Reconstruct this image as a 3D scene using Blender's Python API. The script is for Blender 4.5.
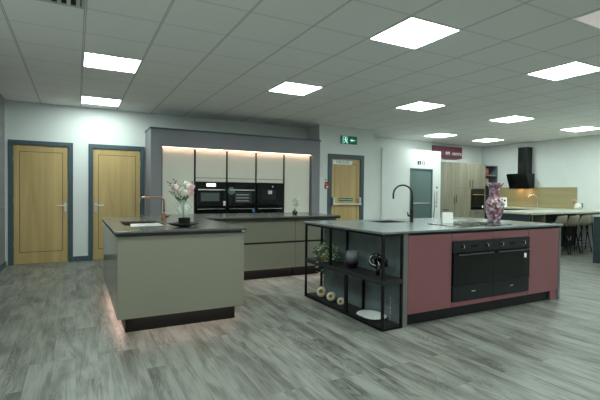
import bpy, bmesh, math, random
from mathutils import Vector, Matrix
random.seed(7)
for o in list(bpy.data.objects): bpy.data.objects.remove(o)
scene = bpy.context.scene
C = scene.collection
PI = math.pi

# ------------------------------------------------------------------ camera
H = 1.28                       # camera height
FLEN, YAW, PITCH, ROLL = 420.7, 0.48939, -0.01873, 0.010646
s_, c_ = math.sin(YAW), math.cos(YAW)
fw = Vector((s_*math.cos(PITCH), c_*math.cos(PITCH), math.sin(PITCH)))
rt = Vector((c_, -s_, 0)); up = rt.cross(fw)
r2 = rt*math.cos(ROLL) + up*math.sin(ROLL); u2 = -rt*math.sin(ROLL) + up*math.cos(ROLL)
cd = bpy.data.cameras.new('camera'); cam = bpy.data.objects.new('camera', cd); C.objects.link(cam)
cam.matrix_world = Matrix(((r2.x, u2.x, -fw.x, 0), (r2.y, u2.y, -fw.y, 0), (r2.z, u2.z, -fw.z, H), (0, 0, 0, 1)))
cd.sensor_width = 36; cd.lens = FLEN/600*36; cd.clip_start = .05; cd.clip_end = 100
scene.camera = cam

# ------------------------------------------------------------------ world, exposure, lamp levels
w = bpy.data.worlds.new('world'); scene.world = w; w.use_nodes = True
w.node_tree.nodes['Background'].inputs[0].default_value = (.75, 1, .92, 1)
w.node_tree.nodes['Background'].inputs[1].default_value = .02
vs = scene.view_settings
vs.view_transform = 'Standard'; vs.look = 'None'; vs.gamma = 1; vs.use_curve_mapping = False
vs.exposure = 1.62
PANEL = 9.0                     # ceiling lamp strength
LED = 6.5

# ------------------------------------------------------------------ materials
def mat(name, col, rough=.5, metal=0., var=.04, scale=8., emit=None, strength=0., trans=0., ior=1.45, bump=0., coat=0., spec=.5, stretch=(1, 1, 1), alpha=1.):
    m = bpy.data.materials.new(name); m.use_nodes = True
    nt = m.node_tree; b = nt.nodes['Principled BSDF']
    b.inputs['Roughness'].default_value = rough; b.inputs['Metallic'].default_value = metal
    b.inputs['Transmission Weight'].default_value = trans; b.inputs['IOR'].default_value = ior
    b.inputs['Coat Weight'].default_value = coat; b.inputs['Specular IOR Level'].default_value = spec
    b.inputs['Alpha'].default_value = alpha
    tc = nt.nodes.new('ShaderNodeTexCoord'); mp = nt.nodes.new('ShaderNodeMapping')
    mp.inputs['Scale'].default_value = stretch
    nz = nt.nodes.new('ShaderNodeTexNoise'); nz.inputs['Scale'].default_value = scale; nz.inputs['Detail'].default_value = 4
    rp = nt.nodes.new('ShaderNodeValToRGB')
    rp.color_ramp.elements[0].position = .3; rp.color_ramp.elements[1].position = .7
    rp.color_ramp.elements[0].color = tuple(max(0, c*(1-var)) for c in col)+(1,)
    rp.color_ramp.elements[1].color = tuple(min(1, c*(1+var)) for c in col)+(1,)
    L = nt.links.new
    L(tc.outputs['Object'], mp.inputs[0]); L(mp.outputs[0], nz.inputs['Vector']); L(nz.outputs['Fac'], rp.inputs[0]); L(rp.outputs[0], b.inputs['Base Color'])
    if bump:
        bp = nt.nodes.new('ShaderNodeBump'); bp.inputs['Strength'].default_value = bump; bp.inputs['Distance'].default_value = .01
        L(nz.outputs['Fac'], bp.inputs['Height']); L(bp.outputs[0], b.inputs['Normal'])
    if emit:
        b.inputs['Emission Color'].default_value = (*emit, 1); b.inputs['Emission Strength'].default_value = strength
    return m

def wood(name, a, bb, axis='z', rough=.45, freq=14., width=None, seam=(.1, .08, .05)):
    m = bpy.data.materials.new(name); m.use_nodes = True; nt = m.node_tree; b = nt.nodes['Principled BSDF']
    b.inputs['Roughness'].default_value = rough
    L = nt.links.new; N = nt.nodes.new
    tc = N('ShaderNodeTexCoord'); mp = N('ShaderNodeMapping')
    sc = [freq, freq, freq]; sc['xyz'.index(axis)] = freq*.06
    mp.inputs['Scale'].default_value = sc
    nz = N('ShaderNodeTexNoise'); nz.inputs['Scale'].default_value = 1.6; nz.inputs['Detail'].default_value = 6; nz.inputs['Distortion'].default_value = .6
    rp = N('ShaderNodeValToRGB'); rp.color_ramp.elements[0].position = .32; rp.color_ramp.elements[1].position = .68
    rp.color_ramp.elements[0].color = (*a, 1); rp.color_ramp.elements[1].color = (*bb, 1)
    L(tc.outputs['Object'], mp.inputs[0]); L(mp.outputs[0], nz.inputs['Vector']); L(nz.outputs['Fac'], rp.inputs[0]); L(rp.outputs[0], b.inputs['Base Color'])
    return m

def floor_mat():
    m = bpy.data.materials.new('plank_floor'); m.use_nodes = True; nt = m.node_tree; b = nt.nodes['Principled BSDF']
    L = nt.links.new; N = nt.nodes.new
    tc = N('ShaderNodeTexCoord'); sp = N('ShaderNodeSeparateXYZ'); cb = N('ShaderNodeCombineXYZ')
    L(tc.outputs['Object'], sp.inputs[0]); L(sp.outputs['Y'], cb.inputs['X']); L(sp.outputs['X'], cb.inputs['Y'])
    br = N('ShaderNodeTexBrick'); br.offset = .37; br.offset_frequency = 3
    br.inputs['Scale'].default_value = 1; br.inputs['Brick Width'].default_value = 1.2; br.inputs['Row Height'].default_value = .15
    br.inputs['Mortar Size'].default_value = .0015; br.inputs['Mortar Smooth'].default_value = .3
    br.inputs['Color1'].default_value = (0, 0, 0, 1); br.inputs['Color2'].default_value = (1, 1, 1, 1); br.inputs['Mortar'].default_value = (.3, .3, .3, 1)
    L(cb.outputs[0], br.inputs['Vector'])
    # per-plank offset so that the grain breaks at each joint
    mul = N('ShaderNodeVectorMath'); mul.operation = 'MULTIPLY'; mul.inputs[1].default_value = (37, 23, 11)
    L(br.outputs['Color'], mul.inputs[0])
    add = N('ShaderNodeVectorMath'); add.operation = 'ADD'; L(cb.outputs[0], add.inputs[0]); L(mul.outputs[0], add.inputs[1])
    mp = N('ShaderNodeMapping'); mp.inputs['Scale'].default_value = (1.3, 20, 1); L(add.outputs[0], mp.inputs[0])
    n1 = N('ShaderNodeTexNoise'); n1.inputs['Scale'].default_value = 1.5; n1.inputs['Detail'].default_value = 7; n1.inputs['Roughness'].default_value = .62; n1.inputs['Distortion'].default_value = 1.1
    L(mp.outputs[0], n1.inputs['Vector'])
    mp2 = N('ShaderNodeMapping'); mp2.inputs['Scale'].default_value = (.9, 3.6, 1); L(add.outputs[0], mp2.inputs[0])
    n2 = N('ShaderNodeTexNoise'); n2.inputs['Scale'].default_value = 2.; n2.inputs['Detail'].default_value = 4; n2.inputs['Distortion'].default_value = .4
    L(mp2.outputs[0], n2.inputs['Vector'])
    mp3 = N('ShaderNodeMapping'); mp3.inputs['Scale'].default_value = (.45, 3.2, 1); L(add.outputs[0], mp3.inputs[0])
    n3 = N('ShaderNodeTexNoise'); n3.inputs['Scale'].default_value = .9; n3.inputs['Detail'].default_value = 1; L(mp3.outputs[0], n3.inputs['Vector'])
    mp4 = N('ShaderNodeMapping'); mp4.inputs['Scale'].default_value = (.75, 4.2, 1); L(add.outputs[0], mp4.inputs[0])
    n4 = N('ShaderNodeTexNoise'); n4.inputs['Scale'].default_value = 1.5; n4.inputs['Detail'].default_value = 1.2; n4.inputs['Distortion'].default_value = .3; L(mp4.outputs[0], n4.inputs['Vector'])
    def math_(op, a, bv):
        n = N('ShaderNodeMath'); n.operation = op
        for k, v in enumerate((a, bv)):
            if hasattr(v, 'links'): L(v, n.inputs[k])
            else: n.inputs[k].default_value = v
        return n.outputs[0]
    t = math_('MULTIPLY', n1.outputs['Fac'], .40)
    t = math_('ADD', t, math_('MULTIPLY', n2.outputs['Fac'], .52))
    fr = math_('FRACT', math_('MULTIPLY', n4.outputs['Fac'], 22.), 0)
    ln = math_('POWER', math_('MULTIPLY', math_('ABSOLUTE', math_('SUBTRACT', fr, .5), 0), 2.), 3.)
    msk = math_('MULTIPLY', math_('MAXIMUM', math_('SUBTRACT', n3.outputs['Fac'], .44), 0.), 5.)
    msk = math_('MINIMUM', msk, 1.)
    t = math_('SUBTRACT', t, math_('MULTIPLY', math_('MULTIPLY', ln, msk), .10))
    t = math_('ADD', t, math_('MULTIPLY', br.outputs['Color'], .03))
    rp = N('ShaderNodeValToRGB'); e = rp.color_ramp.elements
    e[0].position = .34; e[0].color = (.065, .064, .055, 1); e[1].position = .68; e[1].color = (.28, .285, .257, 1)
    k = e.new(.46); k.color = (.158, .158, .139, 1); k = e.new(.52); k.color = (.212, .214, .190, 1)
    L(t, rp.inputs[0])
    mx = N('ShaderNodeMixRGB'); mx.blend_type = 'MULTIPLY'; mx.inputs['Color2'].default_value = (.7, .7, .7, 1)
    L(br.outputs['Fac'], mx.inputs['Fac']); L(rp.outputs[0], mx.inputs['Color1']); L(mx.outputs[0], b.inputs['Base Color'])
    b.inputs['Roughness'].default_value = .42; b.inputs['Specular IOR Level'].default_value = .4
    bp = N('ShaderNodeBump'); bp.inputs['Strength'].default_value = .12; bp.inputs['Distance'].default_value = .004
    L(n1.outputs['Fac'], bp.inputs['Height']); L(bp.outputs[0], b.inputs['Normal'])
    return m

TX0, TY0 = 2.46743, 2.68712     # ceiling tile grid origin
def ceil_mat():
    m = bpy.data.materials.new('ceiling_tiles'); m.use_nodes = True; nt = m.node_tree; b = nt.nodes['Principled BSDF']
    L = nt.links.new; N = nt.nodes.new
    tc = N('ShaderNodeTexCoord'); sp = N('ShaderNodeSeparateXYZ'); L(tc.outputs['Object'], sp.inputs[0])
    def M_(op, a, bv=0., cv=0.):
        n = N('ShaderNodeMath'); n.operation = op
        for k, v in enumerate((a, bv, cv)):
            if hasattr(v, 'links'): L(v, n.inputs[k])
            else: n.inputs[k].default_value = v
        return n.outputs[0]
    def dist(ax, o):
        u = M_('FRACT', M_('DIVIDE', M_('SUBTRACT', sp.outputs[ax], o-60), .6))
        return M_('MULTIPLY', M_('MINIMUM', u, M_('SUBTRACT', 1, u)), .6)
    dx, dy = dist('X', TX0), dist('Y', TY0)
    gx = M_('MULTIPLY', M_('LESS_THAN', M_('ABSOLUTE', M_('SUBTRACT', dx, .007)), .004), .6)     # tile-edge shadow painted as dark lines beside the main runners
    gy = M_('MULTIPLY', M_('LESS_THAN', M_('ABSOLUTE', M_('SUBTRACT', dy, .007)), .003), .42)  # same edge shadow, painted fainter along the cross tees
    g = M_('MAXIMUM', gx, gy)
    nz = N('ShaderNodeTexNoise'); nz.inputs['Scale'].default_value = 90; nz.inputs['Detail'].default_value = 3
    L(tc.outputs['Object'], nz.inputs['Vector'])
    rp = N('ShaderNodeValToRGB'); rp.color_ramp.elements[0].color = (.83, .83, .82, 1); rp.color_ramp.elements[1].color = (.88, .88, .87, 1)
    L(nz.outputs['Fac'], rp.inputs[0])
    mx = N('ShaderNodeMixRGB'); mx.inputs['Color2'].default_value = (.2, .21, .2, 1)
    L(g, mx.inputs['Fac']); L(rp.outputs[0], mx.inputs['Color1']); L(mx.outputs[0], b.inputs['Base Color'])
    b.inputs['Roughness'].default_value = .9
    return m

def speckle(name, cols, scale=30., rough=.3):
    m = bpy.data.materials.new(name); m.use_nodes = True; nt = m.node_tree; b = nt.nodes['Principled BSDF']
    L = nt.links.new; N = nt.nodes.new
    tc = N('ShaderNodeTexCoord'); v = N('ShaderNodeTexVoronoi'); v.inputs['Scale'].default_value = scale
    nz = N('ShaderNodeTexNoise'); nz.inputs['Scale'].default_value = scale*.6; nz.inputs['Detail'].default_value = 3
    ad = N('ShaderNodeVectorMath'); ad.operation = 'ADD'; L(tc.outputs['Object'], ad.inputs[0])
    sc = N('ShaderNodeVectorMath'); sc.operation = 'SCALE'; sc.inputs['Scale'].default_value = .05; L(nz.outputs['Color'], sc.inputs[0]); L(sc.outputs[0], ad.inputs[1])
    L(ad.outputs[0], v.inputs['Vector'])
    rp = N('ShaderNodeValToRGB'); rp.color_ramp.interpolation = 'CONSTANT'
    e = rp.color_ramp.elements
    while len(e) > 1: e.remove(e[-1])
    e[0].position = 0; e[0].color = (*cols[0], 1)
    for i, c in enumerate(cols[1:], 1):
        k = e.new(i/len(cols)); k.color = (*c, 1)
    sp = N('ShaderNodeSeparateXYZ'); L(v.outputs['Color'], sp.inputs[0]); L(sp.outputs[0], rp.inputs[0]); L(rp.outputs[0], b.inputs['Base Color'])
    b.inputs['Roughness'].default_value = rough
    return m

M = dict(
 floor=floor_mat(), ceil=ceil_mat(),
 wall=mat('white_wall_paint', (.66, .68, .665), .8, scale=3, var=.02),
 wallgrey=mat('grey_wall_panel', (.20, .195, .21), .55, scale=3),
 lamp=mat('lamp_diffuser', (.9, .9, .9), .5, emit=(.84, 1, .945), strength=PANEL),
 lampdim=mat('dim_diffuser', (.8, .74, .70), .5, emit=(1, .92, .88), strength=.09),  # dim_diffuser: faint glow added so the panel reads brighter than the ceiling
 lampframe=mat('white_metal_rim', (.75, .76, .74), .4),
 vent=mat('vent_metal', (.5, .52, .5), .5), black=mat('deep_black', (.006, .006, .006), .7),
 doorframe=mat('blue_grey_paint', (.052, .082, .098), .45), doorwood=wood('maple_door', (.40, .27, .105), (.52, .37, .165), 'z', freq=5),
 doorgroove=mat('door_inlay', (.11, .08, .04), .5), steel=mat('brushed_steel', (.6, .6, .58), .3, 1.), chrome=mat('chrome', (.8, .8, .8), .12, 1.),
 green=mat('grey_green_gloss_lacquer', (.232, .220, .172), .15, scale=2, var=.01), greenlight=mat('pale_grey_green_lacquer', (.68, .65, .57), .3, scale=2, var=.01),
 surround=mat('slate_purple_lacquer', (.20, .198, .22), .5, scale=2),
 plinth=mat('dark_brown_plinth', (.009, .008, .008), .4, spec=.3), rail=mat('black_channel', (.008, .009, .009), .5, spec=.3),
 topdark=mat('charcoal_stone', (.10, .098, .09), .2, scale=14, var=.14), topblue=mat('blue_grey_stone', (.16, .18, .18), .24, scale=9, var=.1),
 topedge=mat('dark_stone_edge', (.02, .02, .02), .35),
 pink=mat('dusky_pink_lacquer', (.228, .085, .094), .42, scale=2, var=.02), greypanel=mat('grey_mauve_panel', (.15, .14, .14), .5),
 islandback=mat('blue_grey_cement_board', (.125, .155, .165), .5, scale=6, var=.2), frame=mat('black_metal_frame', (.006, .006, .006), .55, spec=.25),
 shelfboard=mat('charcoal_shelf_board', (.024, .023, .025), .6, spec=.3), glassblack=mat('black_oven_glass', (.005, .006, .006), .07, spec=.3),
 ovenpanel=mat('black_oven_fascia', (.011, .014, .015), .35, spec=.3), copper=mat('brushed_copper', (.42, .235, .165), .3, .9),
 tapblack=mat('matt_black_metal', (.012, .012, .012), .35), led=mat('warm_led', (1, .8, .6), .5, emit=(1, .60, .42), strength=LED),
 ledlow=mat('warm_led_low', (1, .8, .6), .5, emit=(1, .72, .60), strength=LED*1.0),
 ledpink=mat('rose_led', (1, .8, .7), .5, emit=(1, .70, .58), strength=LED*1.3),
 glass=mat('clear_glass', (.72, .8, .75), .04, var=0, alpha=.24), white=mat('white_card', (.82, .83, .81), .5), ceramic=mat('white_ceramic', (.72, .71, .66), .3),
 bone=mat('cream_ceramic', (.62, .58, .46), .5), gold=mat('gold_inside', (.5, .36, .1), .35, .8), dish=mat('white_dish', (.78, .8, .8), .35),
 leaf=mat('green_leaf', (.06, .13, .05), .5, var=.3, scale=20), leafpale=mat('pale_leaf', (.42, .5, .34), .5, var=.2), stem=mat('green_stem', (.07, .13, .045), .6),
 rosepink=mat('pale_pink_petal', (.85, .62, .62), .6, var=.1, scale=40), rosewhite=mat('cream_petal', (.86, .86, .76), .6, var=.06, scale=40),
 potbrass=mat('brass_pot', (.46, .31, .11), .4, .5, var=.2), smoke=mat('smoked_glass', (.30, .26, .28), .1, trans=.15, var=.1),
 glossblack=mat('gloss_black_ceramic', (.008, .008, .008), .07, coat=.4), teal=mat('frosted_teal_glass', (.105, .155, .148), .3, scale=2, var=.06),
 red=mat('red_plastic', (.55, .04, .03), .4), signgreen=mat('exit_sign_green', (.0, .06, .04), .4, emit=(.0, .32, .18), strength=.04), signwhite=mat('exit_sign_white', (.6, .9, .8), .4, emit=(.45, 1, .8), strength=.25),
 lettergreen=mat('green_letter', (.02, .25, .15), .5), letterwhite=mat('white_letter', (.8, .8, .8), .5), letterblack=mat('black_letter', (.02, .02, .02), .5),
 burgundy=mat('burgundy_sign', (.13, .02, .048), .5, scale=3), oak=wood('grey_oak_foil', (.19, .172, .125), (.30, .275, .21), 'z', freq=9), splash=wood('honey_oak_splashback', (.30, .25, .125), (.36, .305, .165), 'y', freq=6, rough=.4),
 navy=mat('navy_lacquer', (.022, .036, .042), .45), paletop=mat('pale_speckled_quartz', (.50, .52, .44), .3, scale=30, var=.1), stool=mat('taupe_shell', (.46, .41, .32), .6), olive=mat('olive_panel', (.16, .16, .11), .5),
 hood=mat('black_hood_glass', (.007, .009, .009), .12), spot=mat('spot_lamp', (1, .8, .5), .5, emit=(1, .62, .32), strength=28.),
 darkwall=mat('dark_kickboard', (.012, .014, .014), .6), orange=mat('terracotta_book', (.32, .09, .05), .6), tan=mat('tan_book', (.42, .28, .16), .6), bluesticker=mat('blue_label', (.05, .18, .42), .5),
 socket=mat('white_socket', (.7, .72, .7), .4),
 floral=speckle('floral_glaze', [(.26, .12, .18), (.40, .27, .33), (.14, .04, .07), (.32, .19, .25), (.05, .02, .04), (.62, .55, .56), (.28, .14, .2), (.26, .06, .05), (.08, .08, .12), (.38, .25, .30), (.12, .05, .09)], 34),
 leaflet=speckle('leaflet_print', [(.42, .46, .45), (.5, .53, .52), (.5, .28, .29), (.35, .38, .38), (.6, .45, .44)], 16, .5),
 darksteel=mat('dark_steel', (.22, .22, .21), .3, 1.), sink=mat('copper_sink_steel', (.10, .07, .055), .35, .8), sinkblack=mat('black_sink', (.015, .015, .016), .4),
)

# ------------------------------------------------------------------ helpers
def W(o):
    v = Vector((0, 0, 0))
    while o is not None:
        v += o.location; o = o.parent
    return v

def obj(name, bm, m, parent=None, label=None, smooth=False, local=False, bev=0.):
    me = bpy.data.meshes.new(name)
    if parent is not None and not local:
        bmesh.ops.translate(bm, verts=bm.verts, vec=-W(parent))
    bmesh.ops.recalc_face_normals(bm, faces=bm.faces)
    bm.to_mesh(me); bm.free()
    if smooth:
        for p in me.polygons: p.use_smooth = True
    me.materials.append(M[m] if isinstance(m, str) else m)
    o = bpy.data.objects.new(name, me); C.objects.link(o); o.parent = parent
    if label: o['label'] = label
    if bev:
        b = o.modifiers.new('bevel', 'BEVEL'); b.width = bev; b.segments = 2; b.limit_method = 'ANGLE'
    return o

def tag(o, label=None, cat=None, group=None, kind=None):
    if label: o['label'] = label
    if cat: o['category'] = cat
    if group: o['group'] = group
    if kind: o['kind'] = kind
    return o

def thing(name, loc, label=None, cat=None, group=None, kind=None, rotz=0):
    o = bpy.data.objects.new(name, None); C.objects.link(o); o.location = loc; o.rotation_euler = (0, 0, rotz)
    o.empty_display_size = .1
    return tag(o, label, cat, group, kind)

def dup(root, loc=None, rotz=None):
    r = root.copy(); C.objects.link(r)
    if loc is not None: r.location = loc
    if rotz is not None: r.rotation_euler = (0, 0, rotz)
    for ch in list(root.children):
        c = ch.copy(); C.objects.link(c); c.parent = r
        for g in list(ch.children):
            d = g.copy(); C.objects.link(d); d.parent = c
    return r

def B(*boxes):
    bm = bmesh.new()
    for b in boxes: addbox(bm, *b)
    return bm

def addbox(bm, x0, x1, y0, y1, z0, z1):
    vs = [bm.verts.new((x, y, z)) for x in (x0, x1) for y in (y0, y1) for z in (z0, z1)]
    for f in ((0, 1, 3, 2), (4, 6, 7, 5), (0, 4, 5, 1), (2, 3, 7, 6), (0, 2, 6, 4), (1, 5, 7, 3)):
        bm.faces.new([vs[i] for i in f])

def cells(xs, ys, fill, z0, z1):
    """solid slab made of the filled cells of a grid, no inner faces"""
    bm = bmesh.new(); V = {}
    def v(i, j, k):
        if (i, j, k) not in V: V[(i, j, k)] = bm.verts.new((xs[i], ys[j], (z0, z1)[k]))
        return V[(i, j, k)]
    f = set(fill)
    for (i, j) in f:
        bm.faces.new([v(i, j, 1), v(i+1, j, 1), v(i+1, j+1, 1), v(i, j+1, 1)])
        bm.faces.new([v(i, j, 0), v(i, j+1, 0), v(i+1, j+1, 0), v(i+1, j, 0)])
        for (di, dj, a, b) in ((-1, 0, (i, j), (i, j+1)), (1, 0, (i+1, j), (i+1, j+1)), (0, -1, (i, j), (i+1, j)), (0, 1, (i, j+1), (i+1, j+1))):
            if (i+di, j+dj) not in f:
                bm.faces.new([v(*a, 0), v(*b, 0), v(*b, 1), v(*a, 1)])
    return bm

def lathe(prof, n=32, c=(0, 0, 0), bm=None, wob=None):
    bm = bm or bmesh.new(); rings = []
    for (r, z) in prof:
        if r < 1e-5: rings.append([bm.verts.new((c[0], c[1], c[2]+z))])
        else:
            ring = []
            for k in range(n):
                a = 2*PI*k/n; rr = r*(wob(a, z) if wob else 1)
                ring.append(bm.verts.new((c[0]+rr*math.cos(a), c[1]+rr*math.sin(a), c[2]+z)))
            rings.append(ring)
    for a, b in zip(rings, rings[1:]):
        for k in range(n):
            q = [a[k % len(a)], a[(k+1) % len(a)], b[(k+1) % len(b)], b[k % len(b)]]
            q2 = []
            for x in q:
                if x not in q2: q2.append(x)
            if len(q2) > 2: bm.faces.new(q2)
    return bm

def tube(pts, r, n=12, bm=None, cap=True):
    bm = bm or bmesh.new(); pts = [Vector(p) for p in pts]; rings = []
    rs = r if isinstance(r, (list, tuple)) else [r]*len(pts)
    prev = None
    for i, p in enumerate(pts):
        t = (pts[min(i+1, len(pts)-1)]-pts[max(i-1, 0)]).normalized()
        if prev is None:
            ref = Vector((0, 0, 1)) if abs(t.z) < .9 else Vector((1, 0, 0)); u = t.cross(ref).normalized()
        else: u = (prev-t*prev.dot(t)).normalized()
        prev = u; v = t.cross(u)
        rings.append([bm.verts.new(p+(u*math.cos(2*PI*k/n)+v*math.sin(2*PI*k/n))*rs[i]) for k in range(n)])
    for a, b in zip(rings, rings[1:]):
        for k in range(n): bm.faces.new([a[k], a[(k+1) % n], b[(k+1) % n], b[k]])
    if cap: bm.faces.new(rings[0][::-1]); bm.faces.new(rings[-1])
    return bm

def prism(poly, axis, a0, a1, bm=None):
    """poly: 2-D points in the plane normal to axis ('x': (y,z), 'y': (x,z), 'z': (x,y))"""
    bm = bm or bmesh.new()
    def P(p, a):
        return {'x': (a, p[0], p[1]), 'y': (p[0], a, p[1]), 'z': (p[0], p[1], a)}[axis]
    A = [bm.verts.new(P(p, a0)) for p in poly]; Bv = [bm.verts.new(P(p, a1)) for p in poly]
    n = len(poly); bm.faces.new(A); bm.faces.new(Bv[::-1])
    for k in range(n): bm.faces.new([A[k], A[(k+1) % n], Bv[(k+1) % n], Bv[k]])
    return bm

def text(name, body, size, loc, rot, m, parent, depth=.001, align='CENTER'):
    """lettering as its own mesh; rot = Euler, loc in world"""
    cu = bpy.data.curves.new(name, 'FONT'); cu.body = body; cu.size = size; cu.extrude = depth; cu.align_x = align; cu.align_y = 'CENTER'
    t = bpy.data.objects.new('tmp', cu); C.objects.link(t)
    bpy.context.view_layer.update()
    me = bpy.data.meshes.new_from_object(t.evaluated_get(bpy.context.evaluated_depsgraph_get()))
    bpy.data.objects.remove(t)
    me.transform(Matrix.Translation(Vector(loc)-W(parent)) @ rot.to_matrix().to_4x4())
    me.materials.clear(); me.materials.append(M[m])
    o = bpy.data.objects.new(name, me); C.objects.link(o); o.parent = parent
    return o
from mathutils import Euler
FACE_Y = Euler((PI/2, 0, 0))            # text read from the -Y side

# ------------------------------------------------------------------ setting
CZ = 2.7614
XL, XR, YB, YF = -1.05, 11.25, 9.0, -4.0
def struct(name, bm, m, parent=None, **k):
    o = obj(name, bm, m, parent, **k)
    if parent is None: o['kind'] = 'structure'
    return o
struct('floor', B((XL-.1, XR+.1, YF-.1, YB+.1, -.1, 0)), 'floor')
struct('ceiling', B((XL-.1, XR+.1, YF-.1, YB+.1, CZ, CZ+.1)), 'ceil')
wl = struct('wall_left', B((XL-.1, XL, YF-.1, 8.6, 0, CZ)), 'wall')
for (z0, z1) in ((.0, .985), (.992, 2.30), (2.307, CZ)):
    obj('wall_panel', B((XL, XL+.012, 5.0, 8.43, z0, z1)), 'wallgrey', wl, label='grey wall cladding panel')
# back wall with two door openings (X -.87..-.13 and .31..1.11)
struct('wall_back', B((XL-.1, -.95, 8.5, 8.6, 0, CZ), (-.10, .25, 8.5, 8.6, 0, CZ), (1.10, 4.72, 8.5, 8.6, 0, CZ), (-.95, -.10, 8.5, 8.6, 2.06, CZ), (.25, 1.10, 8.5, 8.6, 2.06, CZ), (-.95, -.10, 8.58, 8.6, 0, 2.06), (.25, 1.10, 8.58, 8.6, 0, 2.06)), 'wall')
struct('wall_exit', B((4.70, 4.98, 7.95, 8.6, 0, CZ), (5.84, 6.2, 7.95, 9.05, 0, CZ), (4.98, 5.84, 7.95, 8.6, 2.08, CZ), (4.98, 5.84, 8.04, 8.6, 0, 2.08), (4.98, 5.84, 8.6, 9.05, 0, CZ)), 'wall')
struct('wall_rear', B((6.2, XR+.1, 9.0, 9.1, 0, CZ)), 'wall')
struct('wall_right', B((XR, XR+.1, YF-.1, 9.0, 0, CZ)), 'wall')
struct('wall_front', B((XL-.1, XR+.1, YF-.1, YF, 0, CZ)), 'wall')
struct('wall_partition', B((6.42, 7.645, 8.3, 8.4, 0, 2.42), (8.44, 8.74, 8.3, 8.4, 0, 2.42), (7.645, 8.44, 8.3, 8.4, 1.935, 2.42), (6.42, 6.52, 8.4, 9.0, 0, 2.42), (8.64, 8.74, 8.4, 9.0, 0, 2.42), (6.52, 8.64, 8.4, 9.0, 2.32, 2.42)), 'wall')
struct('trim_1', B((6.70, 6.93, 8.26, 8.3, 0, 2.40)), 'wall')
struct('trim_2', B((6.2, 9.0, 8.9, 9.0, 2.5, CZ)), 'wall')
struct('baseboard_back', B((-.045, .196, 8.485, 8.5, 0, .09)), 'doorframe')
struct('baseboard_left', B((XL+.012, XL+.027, 5.0, 8.42, 0, .09)), 'doorframe')

def wood_door(n, x0, x1, yw, ztop, hinge_left, fw_=.065, label=None):
    r = thing('door_%d' % n, ((x0+x1)/2, yw, 0), label, None, kind='structure')
    ya, yb = yw-.02, yw+.05
    obj('door_frame', B((x0-fw_, x0, ya, yb, 0, ztop+fw_), (x1, x1+fw_, ya, yb, 0, ztop+fw_), (x0, x1, ya, yb, ztop, ztop+fw_)), 'doorframe', r)
    yl = yw+.004
    lf = obj('door_leaf', B((x0+.006, x1-.006, yl, yl+.04, .006, ztop-.006)), 'doorwood', r)
    i = .085; g = .010
    a0, a1, b0, b1 = x0+i, x1-i, .20, ztop-.11
    obj('inlay', B((a0, a0+g, yl-.0015, yl+.002, b0, b1), (a1-g, a1, yl-.0015, yl+.002, b0, b1), (a0+g, a1-g, yl-.0015, yl+.002, b0, b0+g), (a0+g, a1-g, yl-.0015, yl+.002, b1-g, b1)), 'doorgroove', lf)
    return r, lf, yl
def lever(lf, x, yl, z, d):
    bm = B((x-.02, x+.02, yl-.008, yl, z-.11, z+.05))
    tube([(x, yl, z), (x, yl-.05, z), (x+d*.03, yl-.055, z), (x+d*.13, yl-.055, z)], .010, 10, bm)
    obj('handle', bm, 'steel', lf, label='chrome lever handle')
r, lf, yl = wood_door(1, -.932, -.118, 8.5, 2.035, True, fw_=.072); lever(lf, -.118-.045, yl, 1.0, -1)
for z in (.3, 1.05, 1.75): obj('hinge', B((-.938, -.928, yl-.006, yl, z, z+.09)), 'steel', r)
r, lf, yl = wood_door(2, .272, 1.082, 8.5, 2.035, False, fw_=.075); lever(lf, .272+.045, yl, 1.0, 1)
for z in (.3, 1.05, 1.75): obj('hinge', B((1.076, 1.086, yl-.006, yl, z, z+.09)), 'steel', r)
r, lf, yl = wood_door(3, 5.02, 5.80, 7.95, 2.04, False, fw_=.10)
bar = obj('push_bar', tube([(5.02, yl-.07, 1.02), (5.80, yl-.07, 1.02)], .014, 12), 'steel', lf, label='steel push bar')
for x in (5.055, 5.765): obj('bar_bracket', B((x-.03, x+.03, yl-.075, yl, .99, 1.17)), 'steel', bar, bev=.01)
s = obj('push_sign', B((5.22, 5.60, yl-.004, yl, 1.085, 1.155)), 'signgreen', lf, label='small green sign with a pale border')
text('lettering', 'PUSH BAR TO OPEN', .038, (5.41, yl-.0055, 1.12), FACE_Y, 'letterwhite', s)
s = obj('door_sign', B((5.06, 5.58, yl-.004, yl, 1.915, 2.005)), 'letterwhite', lf, label='white sign with dark lettering')
text('lettering', 'FIRE EXIT', .085, (5.32, yl-.0055, 1.96), FACE_Y, 'lettergreen', s)

# teal glass door of the partition
r = thing('door_4', (8.05, 8.3, 0), None, None, kind='structure')
obj('door_leaf', B((7.67, 8.41, 8.315, 8.345, .01, 1.91)), 'teal', r, label='frosted teal glass leaf')
obj('door_frame', B((7.645, 7.67, 8.29, 8.36, 0, 1.935), (8.41, 8.44, 8.29, 8.36, 0, 1.935), (7.67, 8.41, 8.29, 8.36, 1.91, 1.935)), 'islandback', r)
obj('handle', tube([(7.75, 8.29, 1.02), (8.36, 8.29, 1.02)], .014, 10), 'steel', r)

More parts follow.
